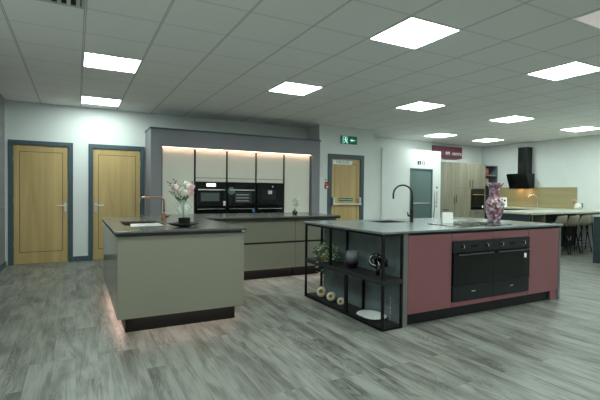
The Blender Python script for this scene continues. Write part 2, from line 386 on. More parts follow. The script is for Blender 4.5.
# ------------------------------------------------------------------ ceiling lamps
def panel_bm(i, j, z0, z1, ins): return B((TX0+.6*i+ins, TX0+.6*i+.6-ins, TY0+.6*j+ins, TY0+.6*j+.6-ins, z0, z1))
lamp_lab = {(0, 0): 'largest lit square ceiling panel, above and in front of the island with pink cabinets',
 (-4, 4): 'lit square ceiling panel on the left, the nearer of the two above the wooden doors',
 (-4, 8): 'lit square ceiling panel on the left, right against the wall above the wooden doors',
 (0, 4): 'lit square ceiling panel in front of the grey oven housing wall',
 (4, 4): 'lit square ceiling panel above the black tap, level with the exit sign door',
 (4, 0): 'lit square ceiling panel at the upper right, beside the beige dimly glowing panel',
 (8, 4): 'lit square ceiling panel between the black hood and the large panels',
 (12, 4): 'lit square ceiling panel at the far right above the honey splashback',
 (9, 8): 'small far lit ceiling panel directly above the burgundy sign',
 (12, 8): 'small far lit ceiling panel above the open dark shelf unit'}
proto = None
def lamp(i, j, lab, group=None):
    global proto
    loc = (TX0+.6*i, TY0+.6*j, CZ)
    if proto is None:
        proto = thing('ceiling_lamp', loc)
        x, y, z = loc
        obj('diffuser', B((x+.018, x+.582, y+.018, y+.582, CZ-.006, CZ-.002)), 'lamp', proto)
        obj('rim', B((x+.004, x+.596, y+.004, y+.018, CZ-.009, CZ-.0005), (x+.004, x+.596, y+.582, y+.596, CZ-.009, CZ-.0005), (x+.004, x+.018, y+.018, y+.582, CZ-.009, CZ-.0005), (x+.582, x+.596, y+.018, y+.582, CZ-.009, CZ-.0005)), 'lampframe', proto)
        o = proto
    else: o = dup(proto, loc)
    tag(o, lab, 'ceiling light', group)
for (i, j), lab in lamp_lab.items(): lamp(i, j, lab, 'ceiling panels in view')
for (i, j) in ((-4, 0), (8, 0), (12, 0), (-4, -4), (0, -4), (4, -4), (8, -4), (12, -4), (-4, -8), (0, -8), (4, -8), (8, -8), (12, -8)):
    lamp(i, j, 'lit square ceiling panel over the part of the showroom behind the camera', 'ceiling panels behind the camera')
o = thing('ceiling_lamp', (TX0+1.2, TY0-1.2, CZ), 'beige dimly glowing square ceiling panel cut off at the upper right corner', 'ceiling light')
obj('diffuser', panel_bm(2, -2, CZ-.006, CZ-.002, .018), 'lampdim', o)
x, y = TX0+1.2, TY0-1.2
obj('rim', B((x+.004, x+.596, y+.004, y+.018, CZ-.009, CZ-.0005), (x+.004, x+.596, y+.582, y+.596, CZ-.009, CZ-.0005), (x+.004, x+.018, y+.018, y+.582, CZ-.009, CZ-.0005), (x+.582, x+.596, y+.018, y+.582, CZ-.009, CZ-.0005)), 'lampframe', o)
# air vent
vx, vy = TX0-3.0, TY0+.6
o = thing('ceiling_vent', (vx, vy, CZ), 'slatted square air vent in the ceiling at the upper left corner', 'vent')
obj('backing', B((vx+.02, vx+.58, vy+.02, vy+.58, CZ-.004, CZ-.001)), 'black', o)
obj('vent_frame', B((vx+.005, vx+.595, vy+.005, vy+.03, CZ-.012, CZ-.001), (vx+.005, vx+.595, vy+.57, vy+.595, CZ-.012, CZ-.001), (vx+.005, vx+.03, vy+.03, vy+.57, CZ-.012, CZ-.001), (vx+.57, vx+.595, vy+.03, vy+.57, CZ-.012, CZ-.001)), 'vent', o)
for k in range(8):
    a = vx+.07+k*.066
    obj('slat', prism([(a, CZ-.004), (a+.006, CZ-.004), (a+.03, CZ-.022), (a+.024, CZ-.022)], 'y', vy+.03, vy+.57), 'vent', o)
o = obj('smoke_detector', lathe([(0, -.035), (.03, -.035), (.05, -.018), (.05, -.0005), (0, -.0005)], 24, (5.1, 5.6, CZ)), 'lampframe', smooth=True)
tag(o, 'small white round smoke detector on the ceiling between lit panels', 'smoke detector')

# ------------------------------------------------------------------ tall oven wall
SY = 7.85; RX0, RX1, RZ = 1.17, 4.66, 2.41
OX0, OX1, OZ = 1.36, 4.47, 2.075
o = thing('cabinet_surround', ((RX0+RX1)/2, SY, 0), 'slate grey boxed surround framing the wall of tall oven cabinets', 'cabinet surround')
obj('side_panel', B((RX0, OX0, SY, 8.49, 0, 2.38)), 'surround', o); obj('side_panel', B((OX1, RX1, SY, 8.49, 0, 2.38)), 'surround', o)
obj('header_panel', B((OX0, OX1, SY, 8.49, OZ, 2.38)), 'surround', o)
obj('top_cap', B((RX0-.015, RX1+.015, SY-.015, 8.49, 2.38, 2.41)), 'doorframe', o, label='darker thin cap board')
obj('led_strip', B((OX0+.02, OX1-.02, SY+.035, SY+.05, OZ-.004, OZ-.001)), 'led', o, label='warm glowing light strip')
ux = [1.365, 1.975, 2.60, 3.21, 3.835, 4.465]; UY = SY+.075; gp = .019
def tall(x0, x1, lab):
    t = thing('tall_cabinet', ((x0+x1)/2, UY, 0), lab, 'cabinet')
    obj('carcass', B((x0, x1, UY+.022, 8.49, .1, 2.06)), 'rail', t)
    obj('plinth', B((x0, x1, UY+.06, 8.4, 0, .1)), 'plinth', t)
    obj('door', B((x0+gp, x1-gp, UY, UY+.022, .11, 2.06)), 'greenlight', t, bev=.002)
tall(ux[0], ux[1], 'tall pale grey-green cabinet with one full height door, behind the roses')
tall(ux[4], ux[5], 'tall pale grey-green cabinet with one full height door, right of the ovens')
hl = ['left oven housing behind the vase, pale upper cupboard above black ovens', 'middle oven housing of three, pale upper cupboard above black ovens', 'right housing of three, pale upper cupboard above the coffee machine']
for k in range(3):
    x0, x1 = ux[k+1], ux[k+2]
    t = thing('oven_housing', ((x0+x1)/2, UY, 0), hl[k], 'cabinet', 'oven housings in the grey surround')
    obj('carcass', B((x0, x1, UY+.46, 8.49, .1, 2.06), (x0, x0+.012, UY+.022, UY+.46, .1, 2.06), (x1-.012, x1, UY+.022, UY+.46, .1, 2.06), (x0+.012, x1-.012, UY+.022, UY+.46, 1.462, 2.06), (x0+.012, x1-.012, UY+.022, UY+.46, .1, .50)), 'rail', t)
    obj('plinth', B((x0, x1, UY+.06, 8.4, 0, .1)), 'plinth', t)
    d = obj('upper_door', B((x0+gp, x1-gp, UY, UY+.022, 1.535, 2.06)), 'greenlight', t, bev=.002)
    obj('filler_panel', B((x0+gp, x1-gp, UY, UY+.022, 1.462, 1.527)), 'greenlight', t)
    obj('lower_drawer', B((x0+gp, x1-gp, UY, UY+.022, .11, .495)), 'greenlight', t)
def tall_oven(x0, x1, z0, z1, lab, kind):
    t = thing({'oven': 'oven', 'coffee': 'coffee_machine', 'drawer': 'warming_drawer'}[kind], ((x0+x1)/2, UY, z0), lab, {'oven': 'oven', 'coffee': 'coffee machine', 'drawer': 'warming drawer'}[kind])
    obj('body', B((x0+.012, x1-.012, UY+.002, UY+.42, z0, z1)), 'ovenpanel', t)
    f = UY-.012
    if kind == 'oven':
        zc = z1-.125
        cp = obj('control_panel', B((x0, x1, f, UY+.002, zc+.004, z1)), 'glassblack', t)
        d = obj('oven_door', B((x0, x1, f-.006, UY+.002, z0, zc)), 'glassblack', t)
        obj('handle', B((x0+.03, x1-.03, f-.045, f-.030, zc-.032, zc-.012), (x0+.05, x0+.065, f-.032, f-.006, zc-.028, zc-.016), (x1-.065, x1-.05, f-.032, f-.006, zc-.028, zc-.016)), 'steel', d, label='thin steel bar handle')
        return t, cp, d, f
    if kind == 'coffee':
        d = obj('front_panel', B((x0, x1, f, UY+.002, z0, z1)), 'glassblack', t)
        c0, c1 = x0+.13, x1-.16
        obj('drink_bay', B((c0, c1, f-.004, f, z0+.13, z1-.14)), 'ovenpanel', t, label='grey recessed drinks bay')
        obj('spout', B(((c0+c1)/2-.04, (c0+c1)/2+.04, f-.03, f-.004, z1-.22, z1-.15)), 'steel', t)
        obj('dial', lathe([(0, 0), (.015, 0), (.015, .012), (0, .012)], 20), 'steel', t, local=True).matrix_basis = Matrix.Translation((.05, f-UY, z1-.07-z0)) @ Matrix.Rotation(PI/2, 4, 'X')
        return t, d, d, f
    d = obj('drawer_front', B((x0, x1, f, UY+.002, z0, z1)), 'glassblack', t)
    return t, d, d, f
xs3 = [(ux[k+1]+gp, ux[k+2]-gp) for k in range(3)]
OT = 1.455
t, cp, d, f = tall_oven(*xs3[0], .99, OT, 'black built-in oven with a white lit display, left of three behind the roses', 'oven')
obj('display', B((xs3[0][0]+.20, xs3[0][0]+.38, f-.002, f, OT-.085, OT-.025)), mat('lit_display', (.7, .75, .7), .4, emit=(.85, 1, .95), strength=.7), cp, label='white lit display')
obj('door_window', B((xs3[0][0]+.09, xs3[0][0]+.45, f-.008, f-.006, 1.09, 1.25)), mat('oven_window_a', (.08, .1, .095), .15), d, label='paler grey-green oven window')
obj('energy_label', B((xs3[0][1]-.055, xs3[0][1]-.01, f-.008, f-.006, 1.0, 1.09)), 'white', d, label='small white sticker')
t, cp, d, f = tall_oven(*xs3[1], .99, OT, 'black built-in oven with visible racks, middle one of three in the tall wall', 'oven')
obj('door_window', B((xs3[1][0]+.14, xs3[1][0]+.49, f-.008, f-.006, 1.06, 1.27)), mat('oven_window_b', (.03, .038, .036), .15), d)
for z in (1.09, 1.15, 1.21): obj('rack', B((xs3[1][0]+.17, xs3[1][0]+.43, f-.0095, f-.008, z, z+.008)), 'steel', d)
obj('film', lathe([(0, 0), (.07, .0), (.075, .001), (0, .001)], 24), mat('pale_blue_film', (.10, .15, .16), .4), d, local=True, label='pale blue protective film').matrix_basis = Matrix.Translation((-.22, f-.008-UY, .30)) @ Matrix.Rotation(PI/2, 4, 'X')
t, cp, d, f = tall_oven(*xs3[2], .99, OT, 'black built-in coffee machine, right appliance of the tall oven wall', 'coffee')
for k, (a, lab) in enumerate(zip(xs3, ('left warming drawer below the oven with the white display', 'middle warming drawer below the oven with visible racks', 'black drawer below the built-in coffee machine'))):
    t, _, d, f = tall_oven(*a, .51, .975, lab, 'drawer')
    obj('drawer_handle', B((a[0]+.03, a[1]-.03, f-.02, f, .935, .945)), 'steel', d)
    if k == 1: obj('energy_label', B((a[1]-.06, a[1]-.015, f-.0015, f, .87, .93)), 'bluesticker', d, label='small blue and white sticker')

# ------------------------------------------------------------------ left island (grey-green) and the drawer bench behind
LX0, LX1, LY0, LY1 = .32, 1.49, 3.98, 6.08
BY0, BY1, BX1 = 5.64, 6.58, 3.66
o = thing('kitchen_island', ((LX0+LX1)/2, 5.0, 0), 'grey-green kitchen island cabinet with dark raised plinth, left of the room', 'kitchen island')
obj('end_panel', B((LX0, LX1, LY0, LY0+.025, .138, .872)), 'green', o, bev=.002)
ys = [LY0+.03, 4.58, 5.08, 5.58, LY1]
for a, b in zip(ys, ys[1:]): obj('door', B((LX0, LX0+.02, a+.002, b-.002, .138, .872)), 'green', o, bev=.001)
obj('side_panel', B((LX1-.02, LX1, LY0+.025, BY0-.02, .138, .872)), 'green', o)
obj('carcass', cells([LX0+.025, .44, .85, LX1-.02], [LY0+.03, 4.55, 5.3, LY1], [(i, j) for i in range(3) for j in range(3) if (i, j) != (1, 1)], .14, .860), 'rail', o)
obj('handle_end_cap', B((LX1-.035, LX1+.0, 3.951, 3.9585, .880, .894)), 'steel', o, label='small steel end of the handle channel')
pl = obj('plinth', B((.392, 1.42, 4.05, 6.0, 0, .138)), 'plinth', o)
obj('light_strip', B((.374, .386, 4.07, 6.0, .1355, .1378), (1.424, 1.436, 4.07, 5.6, .1355, .1378), (.45, 1.40, 4.033, 4.045, .1355, .1378)), 'ledpink', o, label='rose glowing light strip under the cabinet')

# L-shaped worktop with sink cut-out
xs = [LX0-.02, .44, .84, 1.505, BX1+.04]; ysx = [3.955, 4.60, 5.24, 5.565, LY1+.03, 6.62]
fill = [(i, j) for i in range(3) for j in range(4) if not (i == 1 and j == 1)]+[(3, 3), (2, 4), (3, 4)]
o = obj('worktop', cells(xs, ysx, fill, .90, .92), 'topdark', bev=.003)
obj('edge_strip', cells([LX0-.016, .44, .84, 1.501, BX1+.036], [3.959, 4.60, 5.24, 5.569, LY1+.026, 6.616], fill, .876, .8995), 'black', o, label='black underside edge')
tag(o, 'dark grey stone worktop running over the grey-green island and drawer bench', 'worktop')
o = thing('sink', (.64, 4.92, .70), 'dark inset sink in the left island worktop beside the copper tap', 'sink')
obj('basin', cells([.442, .452, .828, .838], [4.602, 4.612, 5.228, 5.238], [(i, j) for i in range(3) for j in range(3) if (i, j) != (1, 1)], .72, .905), 'sink', o)
obj('basin_floor', B((.452, .828, 4.612, 5.228, .71, .73)), 'sink', o)
obj('drain', lathe([(0, .004), (.035, .004), (.04, 0), (0, 0)], 20, (.64, 5.0, .73)), 'steel', o)
# copper tap
tx, ty = .87, 4.86
o = thing('tap', (tx, ty, .92), 'copper kitchen tap with a squared spout on the left island', 'tap')
obj('tap_body', lathe([(0, 0), (.028, 0), (.028, .008), (.022, .012), (.022, .11), (.014, .12), (0, .12)], 24, (tx, ty, .92)), 'copper', o, smooth=False)
pts = [(tx, ty, 1.03), (tx, ty, 1.14)]+[(tx-.05*(1-math.cos(a)), ty, 1.155+.05*math.sin(a)) for a in [k*PI/2/6 for k in range(7)]]+[(tx-.17, ty, 1.205), (tx-.225, ty, 1.205), (tx-.235, ty, 1.20), (tx-.24, ty, 1.188)]
obj('spout', tube(pts, .011, 12), 'copper', o, smooth=True)
obj('lever', tube([(tx+.02, ty-.02, .985), (tx+.045, ty-.05, 1.0), (tx+.06, ty-.075, 1.01)], [.012, .008, .007], 10), 'copper', o, smooth=True)
obj('side_knob', tube([(tx-.02, ty, .985), (tx-.05, ty, .985)], .015, 14), 'copper', o, smooth=False)
# leaflet lying over the sink corner
o = obj('leaflet', prism([(.47, 4.40), (.80, 4.47), (.80, 4.80), (.51, 4.80)], 'z', .921, .924), 'leaflet')
tag(o, 'white and pink printed leaflet lying on the left island by the sink', 'leaflet')

# bench with drawers
def bench(x0, x1, lab):
    t = thing('drawer_cabinet', ((x0+x1)/2, BY0, 0), lab, 'cabinet')
    obj('carcass', B((x0, x1, BY0+.022, BY1, .14, .862)), 'rail', t)
    obj('plinth', B((x0, x1-.02, BY0+.07, BY1-.05, 0, .14)), 'plinth', t)
    obj('drawer', B((x0+.003, x1-.003, BY0, BY0+.022, .545, .872)), 'green', t, bev=.001)
    obj('drawer', B((x0+.003, x1-.003, BY0, BY0+.022, .145, .518)), 'green', t, bev=.001)
    obj('handle_channel', B((x0, x1, BY0+.012, BY0+.022, .518, .545)), 'rail', t)
    return t
t = bench(1.5, 2.93, 'wide grey-green drawer cabinet of the rear bench, next to the left island')
obj('rear_panel', B((.88, 1.5, LY1+.01, BY1, .0, .872)), 'green', t)
t = bench(2.93, BX1-.018, 'narrower grey-green drawer cabinet at the right end of the rear bench')
obj('end_panel', B((BX1-.018, BX1, BY0, BY1, .0, .872)), 'green', t)
obj('light_strip', B((1.6, BX1-.05, BY0+.05, BY0+.062, .1372, .1395)), 'ledlow', t, label='warm glowing light strip above the plinth')

# ------------------------------------------------------------------ things on the left island
vx, vy, vz = 1.17, 5.25, .921
o = thing('glass_vase', (vx, vy, vz), 'clear round-bellied glass vase with handles holding roses', 'vase')
VS = 1.3
prof = [(0, 0), (.040, 0), (.042, .006), (.028, .02), (.030, .03), (.062, .07), (.068, .10), (.055, .135), (.034, .16), (.040, .185), (.037, .185), (.031, .16), (.051, .135), (.063, .10), (.057, .07), (.025, .032), (0, .03)]
obj('vase_body', lathe([(r_*1.1, z_*VS) for r_, z_ in prof], 36, (vx, vy, vz)), 'glass', o, smooth=True)
for s in (-1, 1):
    obj('vase_handle', tube([(vx+s*.038, vy, vz+.165*VS), (vx+s*.080, vy, vz+.16*VS), (vx+s*.095, vy, vz+.12*VS), (vx+s*.068, vy, vz+.075*VS)], .006, 8), 'glass', o, smooth=True)
def petal_ball(bm, c, r, rings=4, ax=Vector((0, 0, 1))):
    """rose head: concentric cupped petals"""
    q = Vector((0, 0, 1)).rotation_difference(ax)
    for k in range(rings):
        rr = r*(.28+.72*k/(rings-1)); n = 3+k
        for j in range(n):
            a0 = 2*PI*(j+.37*k)/n; wd = 2*PI/n*.72
            grid = []
            for u in range(4):
                row = []
                for v in range(5):
                    a = a0+(v/4-.5)*2*wd*.8
                    ph = -.9+u/3*(1.9-.35*k/(rings-1)*1.2)
                    rad = rr*(math.cos(ph)*.35+.66)*(1+.05*math.sin(a*5))
                    z = r*.85*math.sin(ph)+(r*.12*(rings-1-k)/rings)
                    p = Vector((rad*math.cos(a), rad*math.sin(a), z-(.12*r if v in (0, 4) and u == 3 else 0)))
                    row.append(bm.verts.new(Vector(c)+q @ p))
                grid.append(row)
            for u in range(3):
                for v in range(4): bm.faces.new([grid[u][v], grid[u][v+1], grid[u+1][v+1], grid[u+1][v]])
    return bm
R_ = Vector((c_, -s_, 0)); F_ = Vector((s_, c_, 0))    # across and away, for arranging the bunch
base = Vector((vx, vy, vz+.03))
roses = [(-.095, .00, .335, .044, 'rosepink', 'pale pink rose at the left of the glass vase bunch'), (-.015, -.04, .285, .048, 'rosewhite', 'large cream rose at the centre front of the glass vase bunch'),
 (.055, .02, .345, .046, 'rosepink', 'pale pink rose at the upper right of the glass vase bunch'), (.062, -.03, .275, .038, 'rosepink', 'lowest pale pink rose at the right of the glass vase bunch'),
 (-.06, .04, .285, .036, 'rosepink', 'pale pink rose low behind the left of the glass vase bunch'), (.005, .05, .38, .03, 'rosewhite', 'small cream bud at the top of the glass vase bunch')]
for (a, b, z, r, m, lab) in roses:
    a = a*1.2+.02; z = z*1.12+.03; r *= 1.1
    c = Vector((vx, vy, vz))+R_*a+F_*b+Vector((0, 0, z)); t = thing('rose', tuple(base), lab, 'flower', 'roses in the glass vase')
    ax = (Vector((a, b*1, .12))); ax = (R_*a*1.2+F_*(b-.06)+Vector((0, 0, .14))).normalized()
    obj('flower_head', petal_ball(bmesh.new(), c, r, 5, ax), m, t, smooth=True)
    mid = Vector((vx, vy, vz+.21))+(R_*a+F_*b)*.15
    obj('stem', tube([base+R_*a*-.1, mid, c-ax*r*.7], .0028, 6), 'stem', t)
def leaf(bm, p, d, n, L, wd):
    d = d.normalized(); s = d.cross(n).normalized(); p = Vector(p)
    a = [bm.verts.new(p), bm.verts.new(p+d*L*.45+s*wd-n*.004), bm.verts.new(p+d*L*.5+n*.003), bm.verts.new(p+d*L*.45-s*wd-n*.004), bm.verts.new(p+d*L)]
    bm.faces.new([a[0], a[1], a[2]]); bm.faces.new([a[0], a[2], a[3]]); bm.faces.new([a[1], a[4], a[2]]); bm.faces.new([a[2], a[4], a[3]])
rnd = random.Random(3)
sprigs = [(-.165, 0, .40), (-.15, .02, .30), (-.11, .03, .43), (.0, .06, .40), (.10, .03, .40), (-.04, -.02, .37), (.04, -.05, .24), (-.06, -.05, .23)]
for k, (a, b, z) in enumerate(sprigs):
    a *= 1.1; z = z*1.1+.02
    t = thing('leafy_sprig', tuple(base), ['long leafy sprig reaching up to the left of the rose bunch', 'leafy sprig pointing low to the left of the rose bunch', 'tallest leafy sprig left of centre in the rose bunch', 'leafy sprig behind the top cream bud', 'leafy sprig at the upper right of the rose bunch', 'short leafy sprig in the middle of the rose bunch', 'lowest leafy sprig at the right, over the vase rim', 'lowest leafy sprig at the left, over the vase rim'][k], 'greenery', 'leafy sprigs among the roses')
    tip = Vector((vx, vy, vz))+R_*a+F_*b+Vector((0, 0, z)); mid = Vector((vx, vy, vz+.21))+(R_*a+F_*b)*.2
    pts = [base, mid, mid.lerp(tip, .5)+Vector((0, 0, .01)), tip]
    bm = bmesh.new()
    for q in range(11):
        u = .15+q*.085; p = mid.lerp(tip, u); sd = 1 if q % 2 else -1
        leaf(bm, p, (tip-mid).normalized()*.6+R_*sd*.7+F_*rnd.uniform(-.5, .5), Vector((rnd.uniform(-.4, .4), -1, .4)).normalized(), .032, .009)
    obj('leaves', bm, 'leaf', t); obj('stem', tube(pts, .0022, 6), 'stem', t)
# black dish and candle holder
dx_, dy_ = .96, 4.28
def star(a, z): return 1+.16*math.cos(4*a)
o = obj('dish', lathe([(0, 0), (.05, 0), (.09, .012), (.145, .035), (.14, .038), (.085, .018), (0, .01)], 32, (dx_, dy_, .921), wob=star), 'shelfboard', smooth=True)
tag(o, 'black wavy-edged dish at the front of the left island', 'dish')
o = obj('candle_holder', lathe([(0, 0), (.060, 0), (.060, .07), (.050, .07), (.048, .03), (0, .03)], 28, (dx_+.025, dy_+.10, .934)), 'frame', smooth=False)
tag(o, 'dark round tealight holder between the black dish and the glass vase', 'candle holder')
# small vase on the bench
px_, py_ = 3.13, 6.05
o = obj('bud_vase', lathe([(0, 0), (.03, 0), (.045, .025), (.04, .05), (.014, .07), (.014, .085), (.018, .09), (.01, .09), (0, .06)], 24, (px_, py_, .921)), 'glossblack', smooth=True)
tag(o, 'small black bud vase on the rear bench worktop', 'vase')
o = thing('orchid_sprig', (px_, py_, .99), 'white blossom sprig in the small black bud vase', 'flower')
bm = bmesh.new()
for (a, z, r) in ((.0, 1.09, .034), (.03, 1.125, .032), (-.02, 1.14, .026), (.015, 1.175, .024), (.035, 1.07, .026)): petal_ball(bm, Vector((px_, py_, z))+R_*a, r, 3, Vector((0, -1, .5)).normalized())
obj('blossom', bm, 'white', o, smooth=True); obj('stem', tube([(px_, py_, .99), (px_+.004, py_, 1.06), (px_+.01, py_, 1.14)], .002, 6), 'stem', o)

# ------------------------------------------------------------------ right island: display shelf
DX0, DX1, DY0, DY1 = 2.49, 2.735, 3.04, 4.53
o = thing('display_shelf', ((DX0+DX1)/2, (DY0+DY1)/2, 0), 'open black metal display shelf at the end of the pink island', 'shelf')
t_ = .022
def post(x, y, z0, z1): return B((x, x+t_, y, y+t_, z0, z1))
ZT, ZM = .898, .47
for (x, y) in ((DX0, DY0), (DX1-t_, DY0), (DX0, DY1-t_), (DX1-t_, DY1-t_)): obj('corner_post', post(x, y, 0, ZT), 'frame', o)
for x in (DX0, DX1-t_): obj('divider_post', post(x, 3.95, ZM, ZT-t_), 'frame', o)
obj('divider_post', B((DX0, DX0+t_, 3.625, 3.665, t_, ZM-.045)), 'frame', o)
obj('divider_post', post(DX1-t_, 3.635, t_+.014, ZM-.045), 'frame', o)
for z in (0, ZT-t_):
    for (a) in ((DX0, DX0+t_, DY0+t_, DY1-t_), (DX1-t_, DX1, DY0+t_, DY1-t_), (DX0+t_, DX1-t_, DY0, DY0+t_), (DX0+t_, DX1-t_, DY1-t_, DY1)):
        obj('frame_rail', B((*a, z, z+t_)), 'frame', o)
obj('shelf_board', B((DX0-.002, DX1+.001, DY0-.002, DY1+.001, ZM-.045, ZM)), 'shelfboard', o)
obj('shelf_board', B((DX0+t_, DX1-t_, DY0+t_, DY1-t_, .012, .036)), 'shelfboard', o)

# right island cabinets
IY0, IY1, IX0, IX1 = 3.05, 4.50, 2.74, 5.26
def unit(x0, x1, lab): 
    return thing('base_cabinet', ((x0+x1)/2, IY0, 0), lab, 'cabinet')
a = unit(2.74, 3.39, 'dusky pink base cabinet at the left end of the island, beside the open shelf')
obj('end_panel', B((2.742, 2.80, IY0, 3.09, 0, .898)), 'greypanel', a, label='grey vertical end post')
obj('back_panel', B((2.742, 2.80, 3.09, IY1, 0, .898)), 'islandback', a, label='blue-grey cement look side panel')
obj('door', B((2.803, 3.386, IY0, IY0+.022, .115, .872)), 'pink', a, bev=.0015)
CUT0, CUT1 = (3.25, 3.68), (3.98, 4.36)
obj('carcass', cells([2.80, CUT0[0], 3.39], [IY0+.022, CUT1[0], CUT1[1], IY1], [(0, 0), (0, 1), (0, 2), (1, 0), (1, 2)], .11, .872), 'rail', a)
obj('plinth', B((2.80, 3.39, IY0+.04, IY1-.04, 0, .108)), 'rail', a)
obj('handle_channel', B((2.80, 3.39, IY0+.022, IY0+.03, .872, .898)), 'rail', a)
def ovenunit(x0, x1, lab, cut=False):
    a = unit(x0, x1, lab)
    obj('filler_panel', B((x0+.002, x1-.002, IY0, IY0+.022, .795, .872)), 'pink', a)
    obj('lower_panel', B((x0+.002, x1-.002, IY0, IY0+.022, .115, .168)), 'pink', a)
    if cut: obj('carcass', B((x0, x1, IY0+.53, CUT1[0], .11, .872), (x0, x1, IY1-.14, IY1, .11, .872), (CUT0[1], x1, CUT1[0], CUT1[1], .11, .872), (x0, x1, IY0+.022, IY0+.53, .11, .166), (x0, x1, IY0+.022, IY0+.53, .797, .872)), 'rail', a)
    else: obj('carcass', B((x0, x1, IY0+.53, IY1, .11, .872), (x0, x1, IY0+.022, IY0+.53, .11, .166), (x0, x1, IY0+.022, IY0+.53, .797, .872)), 'rail', a)
    obj('plinth', B((x0, x1, IY0+.04, IY1-.04, 0, .108)), 'rail', a)
    obj('handle_channel', B((x0, x1, IY0+.022, IY0+.03, .872, .898)), 'rail', a)
ovenunit(3.39, 4.005, 'pink-fronted housing around the left under-counter oven', True)
ovenunit(4.005, 4.63, 'pink-fronted housing around the right under-counter oven')
a = unit(4.63, IX1, 'dusky pink base cabinet at the right end of the island, right of the ovens')
obj('door', B((4.634, 5.225, IY0, IY0+.022, .115, .872)), 'pink', a, bev=.0015)
obj('foot_panel', B((5.09, 5.225, IY0+.012, IY0+.03, 0, .115)), 'pink', a, label='short pink foot at the right end of the plinth')
obj('carcass', B((4.63, 5.225, IY0+.022, IY1, .115, .872)), 'rail', a)
obj('plinth', B((4.63, 5.09, IY0+.04, IY1-.04, 0, .108)), 'rail', a)
obj('handle_channel', B((4.63, 5.225, IY0+.022, IY0+.03, .872, .898)), 'rail', a)
obj('end_panel', B((5.227, IX1, IY0-.005, IY1, 0, .898)), 'islandback', a, label='blue-grey end panel')
def under_oven(x0, x1, lab, right):
    t = thing('oven', ((x0+x1)/2, IY0, .17), lab, 'oven')
    y = IY0-.018; z0, z1 = .17, .793
    obj('body', B((x0+.02, x1-.02, IY0+.004, IY0+.50, z0+.01, z1-.01)), 'ovenpanel', t)
    cp = obj('control_panel', B((x0, x1, y, IY0+.004, .677, z1)), 'ovenpanel', t)
    d = obj('oven_door', B((x0, x1, y-.004, IY0+.004, .333, .672)), 'glassblack', t)
    obj('handle', B((x0+.05, x1-.03, y-.035, y-.025, .650, .660), (x0+.07, x0+.085, y-.027, y-.004, .652, .658), (x1-.065, x1-.05, y-.027, y-.004, .652, .658)), 'darksteel', d, label='steel bar handle')
    dr = obj('lower_drawer', B((x0, x1, y, IY0+.004, z0, .329)), 'ovenpanel', t)
    obj('emblem', B(((x0+x1)/2-.028, (x0+x1)/2+.028, y-.0015, y, .255, .265)), 'steel', dr, label='small steel emblem')
    for xx in (x0+.13, x1-.11):
        k = obj('knob', lathe([(0, 0), (.019, 0), (.016, .022), (0, .022)], 20), 'tapblack', cp, local=True); k.matrix_basis = Matrix.Translation((xx-(x0+x1)/2, y-IY0, .735-.17)) @ Matrix.Rotation(PI/2, 4, 'X')
        i = obj('indicator', B((-.002, .002, -.014, .016, .022, .0235)), 'white', k, local=True)
        ring = obj('knob_ring', lathe([(.021, 0), (.024, 0), (.024, .003), (.021, .003), (.021, 0)], 20), 'darksteel', cp, local=True); ring.matrix_basis = k.matrix_basis.copy()
    obj('clock_display', B(((x0+x1)/2-.05, (x0+x1)/2+.05, y-.001, y, .72, .75)), 'glassblack', cp)
    if right: obj('door_sticker', B((x1-.10, x1-.06, y-.0055, y-.004, .56, .61)), 'white', d, label='small white round-cornered sticker', bev=.008)
under_oven(3.393, 4.003, 'black under-counter oven on the left in the pink island', False)
under_oven(4.007, 4.627, 'black under-counter oven on the right in the pink island, with door sticker', True)

WX0, WX1, WY0, WY1 = 2.465, 5.265, 3.025, 4.55
o = obj('worktop', cells([WX0, CUT0[0], CUT0[1], WX1], [WY0, CUT1[0], CUT1[1], WY1], [(i, j) for i in range(3) for j in range(3) if (i, j) != (1, 1)], .90, .922), 'topblue', bev=.003)
tag(o, 'blue-grey stone worktop over the pink island and its open shelf', 'worktop')
o = thing('sink', (3.465, 4.17, .70), 'black sink set in the blue-grey worktop of the pink island', 'sink')
x0, x1, y0, y1 = CUT0[0]+.002, CUT0[1]-.002, CUT1[0]+.002, CUT1[1]-.002
obj('basin', cells([x0, x0+.01, x1-.01, x1], [y0, y0+.01, y1-.01, y1], [(i, j) for i in range(3) for j in range(3) if (i, j) != (1, 1)], .72, .915), 'sinkblack', o)
obj('basin_floor', B((x0+.01, x1-.01, y0+.01, y1-.01, .71, .73)), 'sinkblack', o)
# black tap
tx, ty, tz = 3.725, 4.0, .923; D = Vector((-.88, .47, 0)); P0 = Vector((tx, ty, tz))
o = thing('tap', (tx, ty, tz), 'tall black swan-neck tap on the pink island', 'tap')
obj('tap_base', lathe([(0, 0), (.028, 0), (.028, .01), (.021, .015), (.021, .15), (.015, .16), (0, .16)], 24, tuple(P0)), 'tapblack', o)
rr = .118
arc = [P0+Vector((0, 0, .14)), P0+Vector((0, 0, .28))]+[P0+D*(rr-rr*math.cos(a))+Vector((0, 0, .34+rr*math.sin(a))) for a in [k*PI/14 for k in range(15)]]
arc += [P0+D*2*rr+Vector((0, 0, .285))]
obj('spout', tube(arc, .011, 12), 'tapblack', o, smooth=True)
sp_ = []
for k in range(180):
    a = k*.62; z = .15+k*.0011; sp_.append(P0+Vector((.016*math.cos(a), .016*math.sin(a), z)))
obj('spring_sleeve', tube(sp_, .004, 5), 'tapblack', o)
obj('lever', tube([P0+Vector((0, 0, .075)), P0+D*.045+Vector((0, 0, .075)), P0+D*.055+Vector((0, 0, .12))], [.016, .013, .007], 12), 'tapblack', o, label='black side lever')
